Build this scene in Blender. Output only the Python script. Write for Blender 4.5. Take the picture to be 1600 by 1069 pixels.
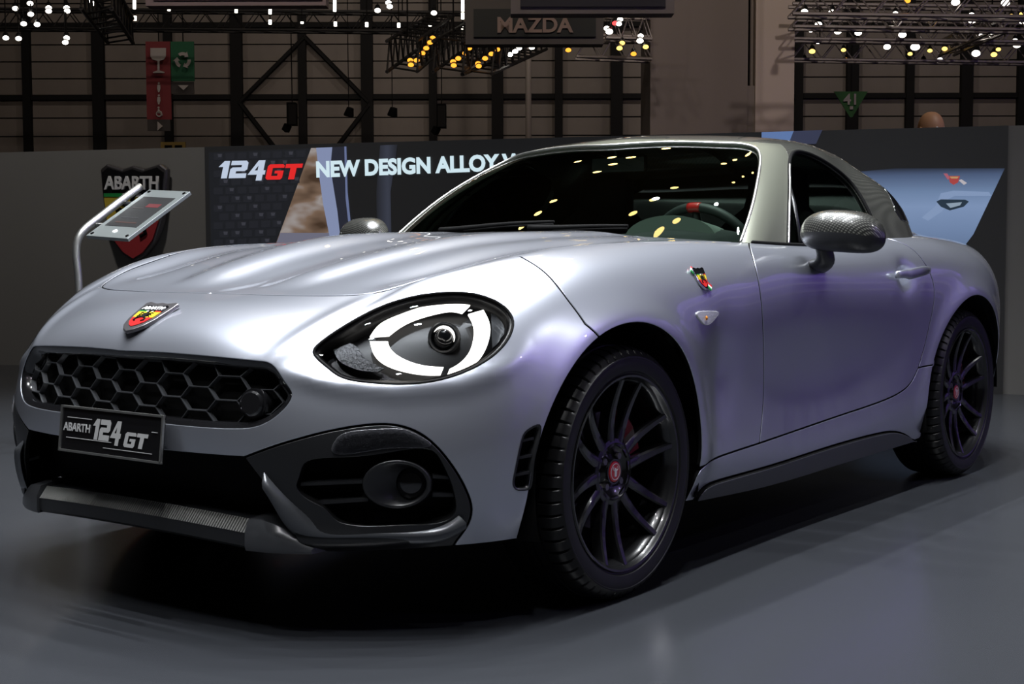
import bpy, bmesh, math, random
import numpy as np
from mathutils import Vector, Matrix
from mathutils.bvhtree import BVHTree
from mathutils.geometry import delaunay_2d_cdt

random.seed(7); rng = np.random.default_rng(7)
for o in list(bpy.data.objects): bpy.data.objects.remove(o)
scene = bpy.context.scene
COL = scene.collection

# ------------------------------------------------------------------ camera
# world: x runs from the front axle to the rear of the car, z up, the side we see is y < 0
CAM = np.array([-2.9259, -2.6964, 0.8562]); FPX = 2268.7
YAW, PITCH, ROLL = np.radians([36.9312, 3.8854, -0.1293])
_F = np.array([math.cos(YAW)*math.cos(PITCH), math.sin(YAW)*math.cos(PITCH), -math.sin(PITCH)])
_R0 = np.array([math.sin(YAW), -math.cos(YAW), 0.0]); _U0 = np.cross(_R0, _F)
_R = math.cos(ROLL)*_R0+math.sin(ROLL)*_U0; _U = -math.sin(ROLL)*_R0+math.cos(ROLL)*_U0
camd = bpy.data.cameras.new('camera'); camd.sensor_fit = 'HORIZONTAL'; camd.sensor_width = 36
camd.lens = FPX/1600*36; camd.clip_end = 200
cam = bpy.data.objects.new('camera', camd); COL.objects.link(cam)
cam.matrix_world = Matrix(((_R[0], _U[0], -_F[0], CAM[0]), (_R[1], _U[1], -_F[1], CAM[1]), (_R[2], _U[2], -_F[2], CAM[2]), (0, 0, 0, 1)))
scene.camera = cam
def ray(px, py): return _F+_R*(px-800)/FPX-_U*(py-534.5)/FPX
def at(px, py, x=None, y=None, z=None, d=None):
    r = ray(px, py)
    if d is not None: return CAM+r*d
    for k, v in enumerate((x, y, z)):
        if v is not None: return CAM+r*((v-CAM[k])/r[k])

# ------------------------------------------------------------------ world, lights, exposure
scene.view_settings.view_transform = 'Standard'; scene.view_settings.look = 'None'
scene.view_settings.gamma = 1; scene.view_settings.use_curve_mapping = False
scene.view_settings.exposure = 0.0
w = bpy.data.worlds.new('hall_dark'); scene.world = w; w.use_nodes = True
w.node_tree.nodes['Background'].inputs[0].default_value = (.9, .85, .85, 1)
w.node_tree.nodes['Background'].inputs[1].default_value = .012
def area(name, loc, target, size, power, color, spread=180):
    l = bpy.data.lights.new(name, 'AREA'); l.shape = 'RECTANGLE'; l.size, l.size_y = size; l.energy = power; l.color = color
    l.spread = math.radians(spread)
    o = bpy.data.objects.new(name, l); COL.objects.link(o); o.location = loc
    o.rotation_euler = (Vector(target)-Vector(loc)).to_track_quat('-Z', 'Y').to_euler()
    return o
def spot(name, loc, target, power, color, angle=70, radius=.07, blend=.6):
    l = bpy.data.lights.new(name, 'SPOT'); l.energy = power; l.color = color; l.spot_size = math.radians(angle); l.spot_blend = blend; l.shadow_soft_size = radius
    o = bpy.data.objects.new(name, l); COL.objects.link(o); o.location = loc
    o.rotation_euler = (Vector(target)-Vector(loc)).to_track_quat('-Z', 'Y').to_euler()
    return o
# overhead rig above the car: rows of stage lamps
for lx in (-2.2, -1.0, .2, 1.4, 2.6):
    for ly in (-1.5, 0.0, 1.5):
        spot('rig_lamp', (lx, ly, 6.4), (lx*.6, ly*.5,   .3), 510*(.6 if lx < 0 and ly > -1 else 1.0), (.94, .97, 1.0), 80, .06)
# hall lamps to the front of the car and added violet fill on its left
for lx, ly, lz, pw in ((-4.4, .4, 6.6, 120), (-4.0, -1.4, 6.6, 340), (-3.2, -3.0, 6.6, 320)): spot('front_lamp', (lx, ly, lz), (-.5, -.2, .6), pw, (.97, .98, 1.0), 40, .06)
for lx, ly, lz, pw in ((2.2, -7.0, 4.4, 60), (4.5, -6.4, 4.6, 90)): spot('violet_fill', (lx, ly, lz), (1.2, -.8, .4), pw, (.55, .42, 1.0), 45, .06)
for lx in (4, 9, 14, 20): spot('violet_fill', (lx, -4.6, 6.0), (lx, -7.4, 1.2), 650, (.56, .44, 1.0), 80, .1)  # added violet spots on the unseen wall across the aisle
spot('side_fill', (3.4, -6.0, 5.6), (1.0, -.9, .3), 150, (.97, .98, 1.0), 45, .08)  # added white fill that brings highlights onto the near wheels
# added warm fill, for ambient hall light, on rear wall, column, signs, stand walls
for lx, pw in ((-9, 150), (-3, 250), (3, 390), (9, 270)):
    b_ = CAM+_F*24+_R*lx; spot('hall_fill', (b_[0], b_[1], 9.5), (b_[0]+_F[0]*6, b_[1]+_F[1]*6, 3), pw, (1, .88, .78), 110, .2)
for lx, pw in ((-4.5, 600), (0, 500), (5, 900)):
    b_ = CAM+_F*8.5+_R*lx; spot('hall_fill', (b_[0], b_[1], 9.0), (b_[0]+_F[0]*9, b_[1]+_F[1]*9, 4.2), pw, (1, .86, .78), 70, .2)
b_ = CAM+_F*7.0-_R*2.6; spot('hall_fill', (b_[0], b_[1], 6.5), (b_[0]+_F[0]*3-_R[0]*.4, b_[1]+_F[1]*3-_R[1]*.4, .9), 560, (1, .95, .9), 60, .2)
b_ = CAM+_F*6.2+_R*4.0; spot('hall_fill', (b_[0], b_[1], 6.5), (b_[0]+_F[0]*3, b_[1]+_F[1]*3, .7), 380, (1, .95, .9), 60, .2)

# ------------------------------------------------------------------ materials
def mat(name, color, rough=.5, metal=0.0, coat=0.0, emit=None, estr=1.0, spec=None, coat_rough=.03, bump=None, noise=None, alpha=None):
    m = bpy.data.materials.new(name); m.use_nodes = True; nt = m.node_tree; b = nt.nodes['Principled BSDF']
    b.inputs['Base Color'].default_value = (*color, 1); b.inputs['Roughness'].default_value = rough; b.inputs['Metallic'].default_value = metal
    b.inputs['Coat Weight'].default_value = coat; b.inputs['Coat Roughness'].default_value = coat_rough
    if spec is not None: b.inputs['Specular IOR Level'].default_value = spec
    if emit: b.inputs['Emission Color'].default_value = (*emit, 1); b.inputs['Emission Strength'].default_value = estr
    if noise:   # (scale, amount): slight variation of the colour
        tc = nt.nodes.new('ShaderNodeTexCoord'); n = nt.nodes.new('ShaderNodeTexNoise'); n.inputs['Scale'].default_value = noise[0]; n.inputs['Detail'].default_value = 4
        mx = nt.nodes.new('ShaderNodeMix'); mx.data_type = 'RGBA'
        mx.inputs[6].default_value = (*[c*(1-noise[1]) for c in color], 1); mx.inputs[7].default_value = (*[min(1, c*(1+noise[1])) for c in color], 1)
        nt.links.new(tc.outputs['Object'], n.inputs['Vector']); nt.links.new(n.outputs['Fac'], mx.inputs[0]); nt.links.new(mx.outputs[2], b.inputs['Base Color'])
    if bump:
        tc = nt.nodes.new('ShaderNodeTexCoord'); n = nt.nodes.new('ShaderNodeTexNoise'); n.inputs['Scale'].default_value = bump[0]; n.inputs['Detail'].default_value = 3
        bp = nt.nodes.new('ShaderNodeBump'); bp.inputs['Strength'].default_value = bump[1]; bp.inputs['Distance'].default_value = .002
        nt.links.new(tc.outputs['Object'], n.inputs['Vector']); nt.links.new(n.outputs['Fac'], bp.inputs['Height']); nt.links.new(bp.outputs['Normal'], b.inputs['Normal'])
    return m
def glass_mat(name, tint, refl_rough=.0, ior=1.45):
    """thin pane: tinted see-through plus a mirror coat by Fresnel"""
    m = bpy.data.materials.new(name); m.use_nodes = True; nt = m.node_tree; nt.nodes.clear()
    o = nt.nodes.new('ShaderNodeOutputMaterial'); t = nt.nodes.new('ShaderNodeBsdfTransparent'); g = nt.nodes.new('ShaderNodeBsdfGlossy')
    f = nt.nodes.new('ShaderNodeFresnel'); mx = nt.nodes.new('ShaderNodeMixShader')
    t.inputs[0].default_value = (*tint, 1); g.inputs[0].default_value = (1, 1, 1, 1); g.inputs['Roughness'].default_value = refl_rough; f.inputs[0].default_value = ior
    nt.links.new(f.outputs[0], mx.inputs[0]); nt.links.new(t.outputs[0], mx.inputs[1]); nt.links.new(g.outputs[0], mx.inputs[2]); nt.links.new(mx.outputs[0], o.inputs[0])
    return m
def carbon_mat(name, dark, light, scale, rough=.35, coat=1.0):
    """diagonal twill weave of carbon fibre under clear coat"""
    m = mat(name, dark, rough, .25, coat); nt = m.node_tree; b = nt.nodes['Principled BSDF']
    tc = nt.nodes.new('ShaderNodeTexCoord')
    vals = []
    for ang in (45, -45):
        mp = nt.nodes.new('ShaderNodeMapping'); mp.inputs['Rotation'].default_value = (math.radians(ang), math.radians(ang*.6), math.radians(ang)); nt.links.new(tc.outputs['Object'], mp.inputs['Vector'])
        wv = nt.nodes.new('ShaderNodeTexWave'); wv.inputs['Scale'].default_value = scale; wv.inputs['Distortion'].default_value = 0; nt.links.new(mp.outputs[0], wv.inputs['Vector']); vals.append(wv.outputs['Fac'])
    mm = nt.nodes.new('ShaderNodeMath'); mm.operation = 'MULTIPLY'; nt.links.new(vals[0], mm.inputs[0]); nt.links.new(vals[1], mm.inputs[1])
    mx = nt.nodes.new('ShaderNodeMix'); mx.data_type = 'RGBA'; mx.inputs[6].default_value = (*dark, 1); mx.inputs[7].default_value = (*light, 1)
    nt.links.new(mm.outputs[0], mx.inputs[0]); nt.links.new(mx.outputs[2], b.inputs['Base Color'])
    return m
def paint_mat(name, color):
    """metallic paint: fine flake in the base, clear coat on top"""
    m = mat(name, color, .36, .78, 1.0, coat_rough=.015); nt = m.node_tree; b = nt.nodes['Principled BSDF']; b.inputs['Coat IOR'].default_value = 1.8
    tc = nt.nodes.new('ShaderNodeTexCoord'); v = nt.nodes.new('ShaderNodeTexVoronoi'); v.inputs['Scale'].default_value = 900
    mr = nt.nodes.new('ShaderNodeMapRange'); mr.inputs[3].default_value = .300; mr.inputs[4].default_value = .335
    nt.links.new(tc.outputs['Object'], v.inputs['Vector']); nt.links.new(v.outputs['Color'], mr.inputs[0]); nt.links.new(mr.outputs[0], b.inputs['Roughness'])
    return m
M = dict(
 paint=paint_mat('silver_blue_paint', (.50, .525, .60)),
 frame=mat('grey_green_paint', (.23, .24, .195), .36, .7, 1.0),
 carbon=carbon_mat('carbon_fibre', (.010, .0105, .010), (.15, .15, .135), 52),
 roofcarbon=carbon_mat('carbon_fibre_roof', (.035, .036, .032), (.12, .12, .105), 60),
 satin=mat('satin_black_plastic', (.010, .0105, .012), .38, 0, .2, coat_rough=.25),
 lowblack=mat('matte_black_plastic', (.018, .018, .02), .6, bump=(260, .12)),
 gloss=mat('gloss_black', (.008, .008, .009), .12, 0, 1.0),
 black=mat('flat_black', (.002, .002, .0022), .8, spec=.12),
 rubber=mat('tyre_rubber', (.0055, .0055, .006), .42, spec=.35, noise=(30, .25)),
 rim=mat('satin_black_wheel', (.011, .011, .012), .26, .3, .9, coat_rough=.07),
 steel=mat('brake_steel', (.20, .19, .20), .35, .9),
 redpaint=mat('red_caliper', (.16, .008, .012), .35, 0, .6),
 chrome=mat('chrome', (.8, .8, .82), .12, 1.0),
 alu=mat('brushed_aluminium', (.80, .80, .77), .36, 1.0),
 glass=glass_mat('windscreen_glass', (.46, .54, .49)),
 lens=glass_mat('lamp_lens', (.86, .88, .9)),
 drl=mat('daylight_strip', (1, .97, .92), .3, emit=(1, .95, .88), estr=2.2),
 smoke=mat('smoked_reflector', (.10, .10, .11), .25, .5, bump=(140, .9)),
 red=mat('badge_red', (.55, .02, .02), .3, 0, .8), yellow=mat('badge_yellow', (.65, .50, .03), .3, 0, .8), white=mat('white_print', (.75, .75, .75), .4),
 green=mat('badge_green', (.02, .25, .06), .3, 0, .8),
 seat=mat('black_upholstery', (.02, .02, .022), .65, bump=(60, .2)), dash=mat('dashboard_black', (.02, .024, .024), .55, bump=(200, .15)),
 dashlid=mat('dashboard_grey_green', (.16, .19, .17), .5),
 lampblack=mat('lamp_housing_black', (.003, .003, .0035), .3, spec=.25), darksmoke=mat('dark_reflector', (.03, .03, .033), .3, .4, bump=(140, .9)), greyplastic=mat('dark_grey_plastic', (.045, .047, .052), .35, .2, .4, coat_rough=.2), ribgrey=mat('grey_ribs', (.22, .22, .21), .35, .3), clearlamp=mat('clear_marker_lens', (.62, .63, .66), .18, .2, 1.0, bump=(200, .4)),
 bladegrey=mat('grey_blade', (.10, .105, .115), .34, .55, .3, coat_rough=.2),
 amber=mat('amber_bulb', (.7, .25, .03), .3),
)
# ------------------------------------------------------------------ mesh helpers
def new_obj(name, verts, faces, mat=None, parent=None, smooth=False, normals=None, mats=None, fmat=None):
    if getattr(faces, 'mi', None) and any(faces.mi): mats, fmat = [mat, M['black']], faces.mi
    me = bpy.data.meshes.new(name)
    me.from_pydata([tuple(map(float, v)) for v in verts], [], [tuple(map(int, f)) for f in faces])
    for m in (mats or ([mat] if mat else [])): me.materials.append(m)
    if fmat is not None: me.polygons.foreach_set('material_index', list(fmat))
    if smooth: me.polygons.foreach_set('use_smooth', [True]*len(me.polygons))
    me.update()
    if normals is not None: me.normals_split_custom_set_from_vertices([tuple(map(float, n)) for n in normals])
    o = bpy.data.objects.new(name, me); COL.objects.link(o)
    if parent: o.parent = parent
    return o
def empty(name, loc=(0, 0, 0), parent=None):
    o = bpy.data.objects.new(name, None); o.empty_display_size = .1; COL.objects.link(o); o.location = loc
    if parent: o.parent = parent
    return o
def tag(o, label=None, cat=None, group=None, kind=None):
    if label: o['label'] = label
    if cat: o['category'] = cat
    if group: o['group'] = group
    if kind: o['kind'] = kind
    return o
class MB:
    """collects simple shapes into one mesh"""
    def __init__(s): s.v = []; s.f = []; s.m = []
    def add(s, v, f, m=0):
        b = len(s.v); s.v += [tuple(map(float, p)) for p in v]; s.f += [tuple(int(i)+b for i in q) for q in f]; s.m += [m]*len(f); return s
    def box(s, c, size, M=None, m=0):
        hx, hy, hz = [k/2 for k in size]
        v = [Vector((x*hx, y*hy, z*hz)) for x in (-1, 1) for y in (-1, 1) for z in (-1, 1)]
        if M is not None: v = [M @ p for p in v]
        v = [p+Vector(c) for p in v]
        return s.add(v, [(0, 1, 3, 2), (4, 6, 7, 5), (0, 4, 5, 1), (2, 3, 7, 6), (0, 2, 6, 4), (1, 5, 7, 3)], m)
    def tube(s, pts, r, n=10, closed=False, cap=True, m=0, up=None):
        pts = [Vector(p) for p in pts]; k = len(pts)
        rs = r if hasattr(r, '__len__') else [r]*k
        v = []; prev = None
        for i, p in enumerate(pts):
            if closed: t = (pts[(i+1) % k]-pts[i-1]).normalized()
            else: t = (pts[min(i+1, k-1)]-pts[max(i-1, 0)]).normalized()
            if prev is None:
                a = Vector((0, 0, 1)) if abs(t.z) < .9 else Vector((1, 0, 0))
                nrm = (a-t*a.dot(t)).normalized()
            else: nrm = (prev-t*prev.dot(t)).normalized()
            prev = nrm; bn = t.cross(nrm)
            for j in range(n):
                a = 2*math.pi*j/n; v.append(p+(nrm*math.cos(a)+bn*math.sin(a))*rs[i])
        f = []
        for i in range(k if closed else k-1):
            for j in range(n):
                a, b = i*n, ((i+1) % k)*n
                f.append((a+j, a+(j+1) % n, b+(j+1) % n, b+j))
        if cap and not closed: f += [tuple(range(n-1, -1, -1)), tuple(range((k-1)*n, k*n))]
        return s.add(v, f, m)
    def lathe(s, prof, n=48, M=None, m=0, closed=False):
        """prof: (radius, height) list about the local z axis"""
        M = M or Matrix.Identity(4); k = len(prof); v = []
        for i in range(n):
            a = 2*math.pi*i/n
            v += [M @ Vector((r*math.cos(a), r*math.sin(a), h)) for r, h in prof]
        f = []
        for i in range(n):
            for j in range(k if closed else k-1):
                a, b = i*k, ((i+1) % n)*k; j2 = (j+1) % k
                f.append((a+j, b+j, b+j2, a+j2))
        return s.add(v, f, m)
    def prism(s, poly, M, h0, h1, m=0):
        """poly 2-D outline extruded along local z"""
        n = len(poly)
        v = [M @ Vector((x, y, h)) for h in (h0, h1) for x, y in poly]
        f = [tuple(range(n-1, -1, -1)), tuple(range(n, 2*n))]+[(i, (i+1) % n, n+(i+1) % n, n+i) for i in range(n)]
        return s.add(v, f, m)
    def build(s, name, mat, parent=None, smooth=False, angle=None, bevel=None):
        o = new_obj(name, s.v, s.f, parent=parent, smooth=smooth, mats=mat if isinstance(mat, list) else [mat], fmat=s.m)
        bm = bmesh.new(); bm.from_mesh(o.data); bmesh.ops.recalc_face_normals(bm, faces=bm.faces)
        if bevel: bmesh.ops.bevel(bm, geom=[e for e in bm.edges if e.is_manifold and e.calc_face_angle(0) > .5], offset=bevel, segments=2, affect='EDGES', profile=.5)
        bm.to_mesh(o.data); bm.free()
        if angle is not None:
            o.data.polygons.foreach_set('use_smooth', [True]*len(o.data.polygons))
            o.data.set_sharp_from_angle(angle=math.radians(angle))
        return o
def frame(o, z, x=None):
    """matrix with local z along z"""
    z = Vector(z).normalized(); x = Vector(x) if x is not None else (Vector((0, 0, 1)) if abs(z.z) < .9 else Vector((1, 0, 0)))
    x = (x-z*x.dot(z)).normalized(); y = z.cross(x)
    M = Matrix((x, y, z)).transposed().to_4x4(); M.translation = Vector(o); return M
def spline(ts, vals, q):
    """natural cubic spline through (ts, vals)"""
    ts = np.asarray(ts, float); V = np.asarray(vals, float); n = len(ts); h = np.diff(ts)
    A = np.zeros((n, n)); B = np.zeros_like(V); A[0, 0] = A[-1, -1] = 1
    for i in range(1, n-1):
        A[i, i-1], A[i, i], A[i, i+1] = h[i-1], 2*(h[i-1]+h[i]), h[i]
        B[i] = 6*((V[i+1]-V[i])/h[i]-(V[i]-V[i-1])/h[i-1])
    Mm = np.linalg.solve(A, B); q = np.asarray(q, float)
    i = np.clip(np.searchsorted(ts, q)-1, 0, n-2); hh = h[i]; a = ts[i+1]-q; b = q-ts[i]
    if V.ndim > 1: hh, a, b = hh[:, None], a[:, None], b[:, None]
    return Mm[i]*a**3/(6*hh)+Mm[i+1]*b**3/(6*hh)+(V[i]/hh-Mm[i]*hh/6)*a+(V[i+1]/hh-Mm[i+1]*hh/6)*b
def smooth_line(pts, n=60, closed=False):
    """points of any dimension -> evenly spaced smooth curve"""
    P = np.asarray(pts, float)
    if closed: P = np.vstack([P[-2:], P, P[:3]])
    d = np.concatenate([[0], np.cumsum(np.maximum(np.linalg.norm(np.diff(P, axis=0), axis=1), 1e-6)**.7)])
    if closed: q = np.linspace(d[2], d[-3], n, endpoint=False)
    else: q = np.linspace(d[0], d[-1], n)
    return spline(d, P, q)

# ------------------------------------------------------------------ B-spline surfaces
class Surf:
    """uniform cubic B-spline over a control net [v][u]; y of the net is the distance from the centre plane.
       near() evaluates the side we see (y<0)."""
    def __init__(s, rows, ks=4, mirror_end=True, disp=None):
        umax = rows[0][-1][0]; s.ks = ks; s.nu = int(round(umax*ks))+1; s.nv = len(rows); s.umax = umax; s.vmax = s.nv-1
        q = np.arange(s.nu)/ks; N = []
        for r in rows:
            r = np.asarray(r, float); N.append(spline(r[:, 0], r[:, 1:], q))
        N = np.array(N); N[:, 0, 1] = 0
        if mirror_end: N[:, -1, 1] = 0
        a = N[:, 1:2]*[1, -1, 1]; b = N[:, -2:-1]*[1, -1, 1] if mirror_end else 2*N[:, -1:]-N[:, -2:-1]
        N = np.concatenate([a, N, b], 1)
        N = np.concatenate([2*N[:1]-N[1:2], N, 2*N[-1:]-N[-2:-1]], 0)
        s.N = N; s.disp = disp; s.bvh = {}
    @staticmethod
    def w(t): return np.stack([(1-t)**3/6, (3*t**3-6*t*t+4)/6, (-3*t**3+3*t*t+3*t+1)/6, t**3/6], -1)
    def raw(s, u, v):
        u = np.clip(np.asarray(u, float), -.02, s.umax+.02)*s.ks; v = np.clip(np.asarray(v, float), -.05, s.vmax+.05)
        i = np.clip(np.floor(u).astype(int), 0, s.nu-2); j = np.clip(np.floor(v).astype(int), 0, s.nv-2)
        wu, wv = s.w(u-i), s.w(v-j); P = np.zeros(u.shape+(3,))
        for a in range(4):
            for b in range(4): P += (wv[..., a]*wu[..., b])[..., None]*s.N[j+a, i+b]
        P = P*[1, -1, 1]
        return P
    def pos(s, u, v, off=0.0):
        u = np.asarray(u, float); v = np.asarray(v, float)
        P = s.raw(u, v)
        if s.disp is None and np.all(np.asarray(off) == 0): return P
        n = s._n(s.raw, u, v)
        d = off+(s.disp(P, n) if s.disp else 0)
        return P+n*(d*np.ones(P.shape[:-1]))[..., None]
    def _n(s, fn, u, v):
        e = 2e-3
        n = np.cross(fn(u+e, v)-fn(u-e, v), fn(u, v+e*4)-fn(u, v-e*4))
        n = n/np.maximum(np.linalg.norm(n, axis=-1, keepdims=True), 1e-12)
        z = np.asarray(u) < 1e-4
        if np.any(z): n = np.where(z[..., None], n*[1, 0, 1], n); n = n/np.maximum(np.linalg.norm(n, axis=-1, keepdims=True), 1e-12)
        return n
    def nrm(s, u, v, off=0.0): return s._n(lambda a, b: s.pos(a, b), np.asarray(u, float), np.asarray(v, float))
    def tree(s, off):
        k = round(off, 4)
        if k not in s.bvh:
            U, V = np.meshgrid(np.linspace(0, s.umax, s.nu*5), np.linspace(0, s.vmax, s.nv*5), indexing='ij')
            P = s.pos(U, V, off); a, b = U.shape
            P = P.reshape(-1, 3)
            f = [(i*b+j, (i+1)*b+j, (i+1)*b+j+1, i*b+j+1) for i in range(a-1) for j in range(b-1)]
            uv = [((U[i, 0]+U[i+1, 0])/2, (V[0, j]+V[0, j+1])/2) for i in range(a-1) for j in range(b-1)]
            s.bvh[k] = (BVHTree.FromPolygons([tuple(p) for p in P], f), uv)
        return s.bvh[k]
    def cast(s, px, off=0.0):
        """photo pixels -> (u, v) on the surface where their rays meet it"""
        T, uv = s.tree(off); out = []
        for p in px:
            d = ray(*p); h = T.ray_cast(Vector(CAM), Vector(d))
            if h[0] is None:
                # nearest approach on the ray
                best = None
                for t in np.linspace(2.0, 7.0, 120):
                    hh = T.find_nearest(Vector(CAM+d*t))
                    if best is None or hh[3] < best[3]: best = hh
                h = best
            u, v = uv[h[2]]; t = float(np.dot(np.array(h[0])-CAM, d)/np.dot(d, d))
            x = np.array([u, v, t])
            for _ in range(5):
                def g(x): return s.pos(x[0], x[1], off)-(CAM+d*x[2])
                r = g(x); J = np.stack([(g(x+[1e-4, 0, 0])-r)/1e-4, (g(x+[0, 1e-4, 0])-r)/1e-4, -d], 1)
                try: st = np.linalg.solve(J, -r)
                except np.linalg.LinAlgError: break
                st[:2] = np.clip(st[:2], -.1, .1); x = x+st
                x[0] = np.clip(x[0], 0, s.umax); x[1] = np.clip(x[1], 0, s.vmax)
            if abs(x[0]-u) > .3 or abs(x[1]-v) > 1: x = np.array([u, v, t])
            out.append((x[0], x[1]))
        return np.array(out)
    def uv_of(s, P, off=0.0):
        """nearest (u, v) of near-side points"""
        T, uv = s.tree(off); out = []
        for p in P:
            p = np.asarray(p, float); h = T.find_nearest(Vector(p)); x = np.array(uv[h[2]])
            for _ in range(4):
                r = s.pos(x[0], x[1], off)-p
                J = np.stack([(s.pos(x[0]+1e-4, x[1], off)-s.pos(x[0], x[1], off))/1e-4, (s.pos(x[0], x[1]+1e-4, off)-s.pos(x[0], x[1], off))/1e-4], 1)
                st = np.linalg.lstsq(J, -r, rcond=None)[0]; x = x+np.clip(st, -.1, .1)
                x = np.clip(x, 0, [s.umax, s.vmax])
            out.append(x)
        return np.array(out)
def inside(P, poly):
    x, y = P[:, 0], P[:, 1]; c = np.zeros(len(P), bool); n = len(poly)
    for i in range(n):
        x1, y1 = poly[i]; x2, y2 = poly[(i+1) % n]
        if y1 == y2: continue
        c ^= ((y1 > y) != (y2 > y)) & (x < (x2-x1)*(y-y1)/(y2-y1)+x1)
    return c
def seg_dist(P, poly):
    a = np.asarray(poly); b = np.roll(a, -1, 0); best = np.full(len(P), 1e9)
    for p, q in zip(a, b):
        d = q-p; t = np.clip(((P-p)@d)/max(d@d, 1e-12), 0, 1)
        best = np.minimum(best, np.linalg.norm(P-(p+t[:, None]*d), axis=1))
    return best
MET = np.array([.42, .075])   # rough metres per unit of u and v
def resample(surf, poly, step, closed=True, off=0.0):
    """keep the corners, add points so that no edge is longer than step"""
    poly = np.asarray(poly, float); out = []; n = len(poly)
    P = surf.pos(poly[:, 0], poly[:, 1], off)
    for i in range(n if closed else n-1):
        k = max(1, int(math.ceil(np.linalg.norm(P[(i+1) % n]-P[i])/step)))
        for j in range(k): out.append(poly[i]+(poly[(i+1) % n]-poly[i])*j/k)
    if not closed: out.append(poly[-1])
    return np.array(out)
def shrink(surf, poly, g):
    """move a closed uv outline inwards by g metres (keeps points on the centre line there)"""
    poly = np.asarray(poly, float); n = len(poly)
    area = np.sum(poly[:, 0]*np.roll(poly[:, 1], -1)-np.roll(poly[:, 0], -1)*poly[:, 1]); sg = 1 if area > 0 else -1
    P = surf.pos(poly[:, 0], poly[:, 1]); N = surf.nrm(poly[:, 0], poly[:, 1])
    e1 = P-np.roll(P, 1, 0); e2 = np.roll(P, -1, 0)-P
    e1 /= np.maximum(np.linalg.norm(e1, axis=1, keepdims=True), 1e-9); e2 /= np.maximum(np.linalg.norm(e2, axis=1, keepdims=True), 1e-9)
    n1 = np.cross(N, e1)*sg; n2 = np.cross(N, e2)*sg
    m = n1+n2; m /= np.maximum(np.sum(m*n1, 1, keepdims=True), .35)
    e = 1e-4; Ju = (surf.pos(poly[:, 0]+e, poly[:, 1])-P)/e; Jv = (surf.pos(poly[:, 0], poly[:, 1]-e)-P)/(-e)
    out = poly.copy()
    if np.isnan(poly).any(): print('NAN outline', np.where(np.isnan(poly).any(1)), n)
    for i in range(n):
        J = np.stack([Ju[i], Jv[i]], 1); st = np.linalg.lstsq(J, m[i]*g, rcond=None)[0]
        if poly[i, 0] < 1e-6: st[0] = 0
        out[i] += np.clip(st, -.2, .2)
    out[:, 0] = np.clip(out[:, 0], 0, surf.umax); out[:, 1] = np.clip(out[:, 1], 0, surf.vmax)
    return out
class FL(list):
    mi = None
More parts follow.
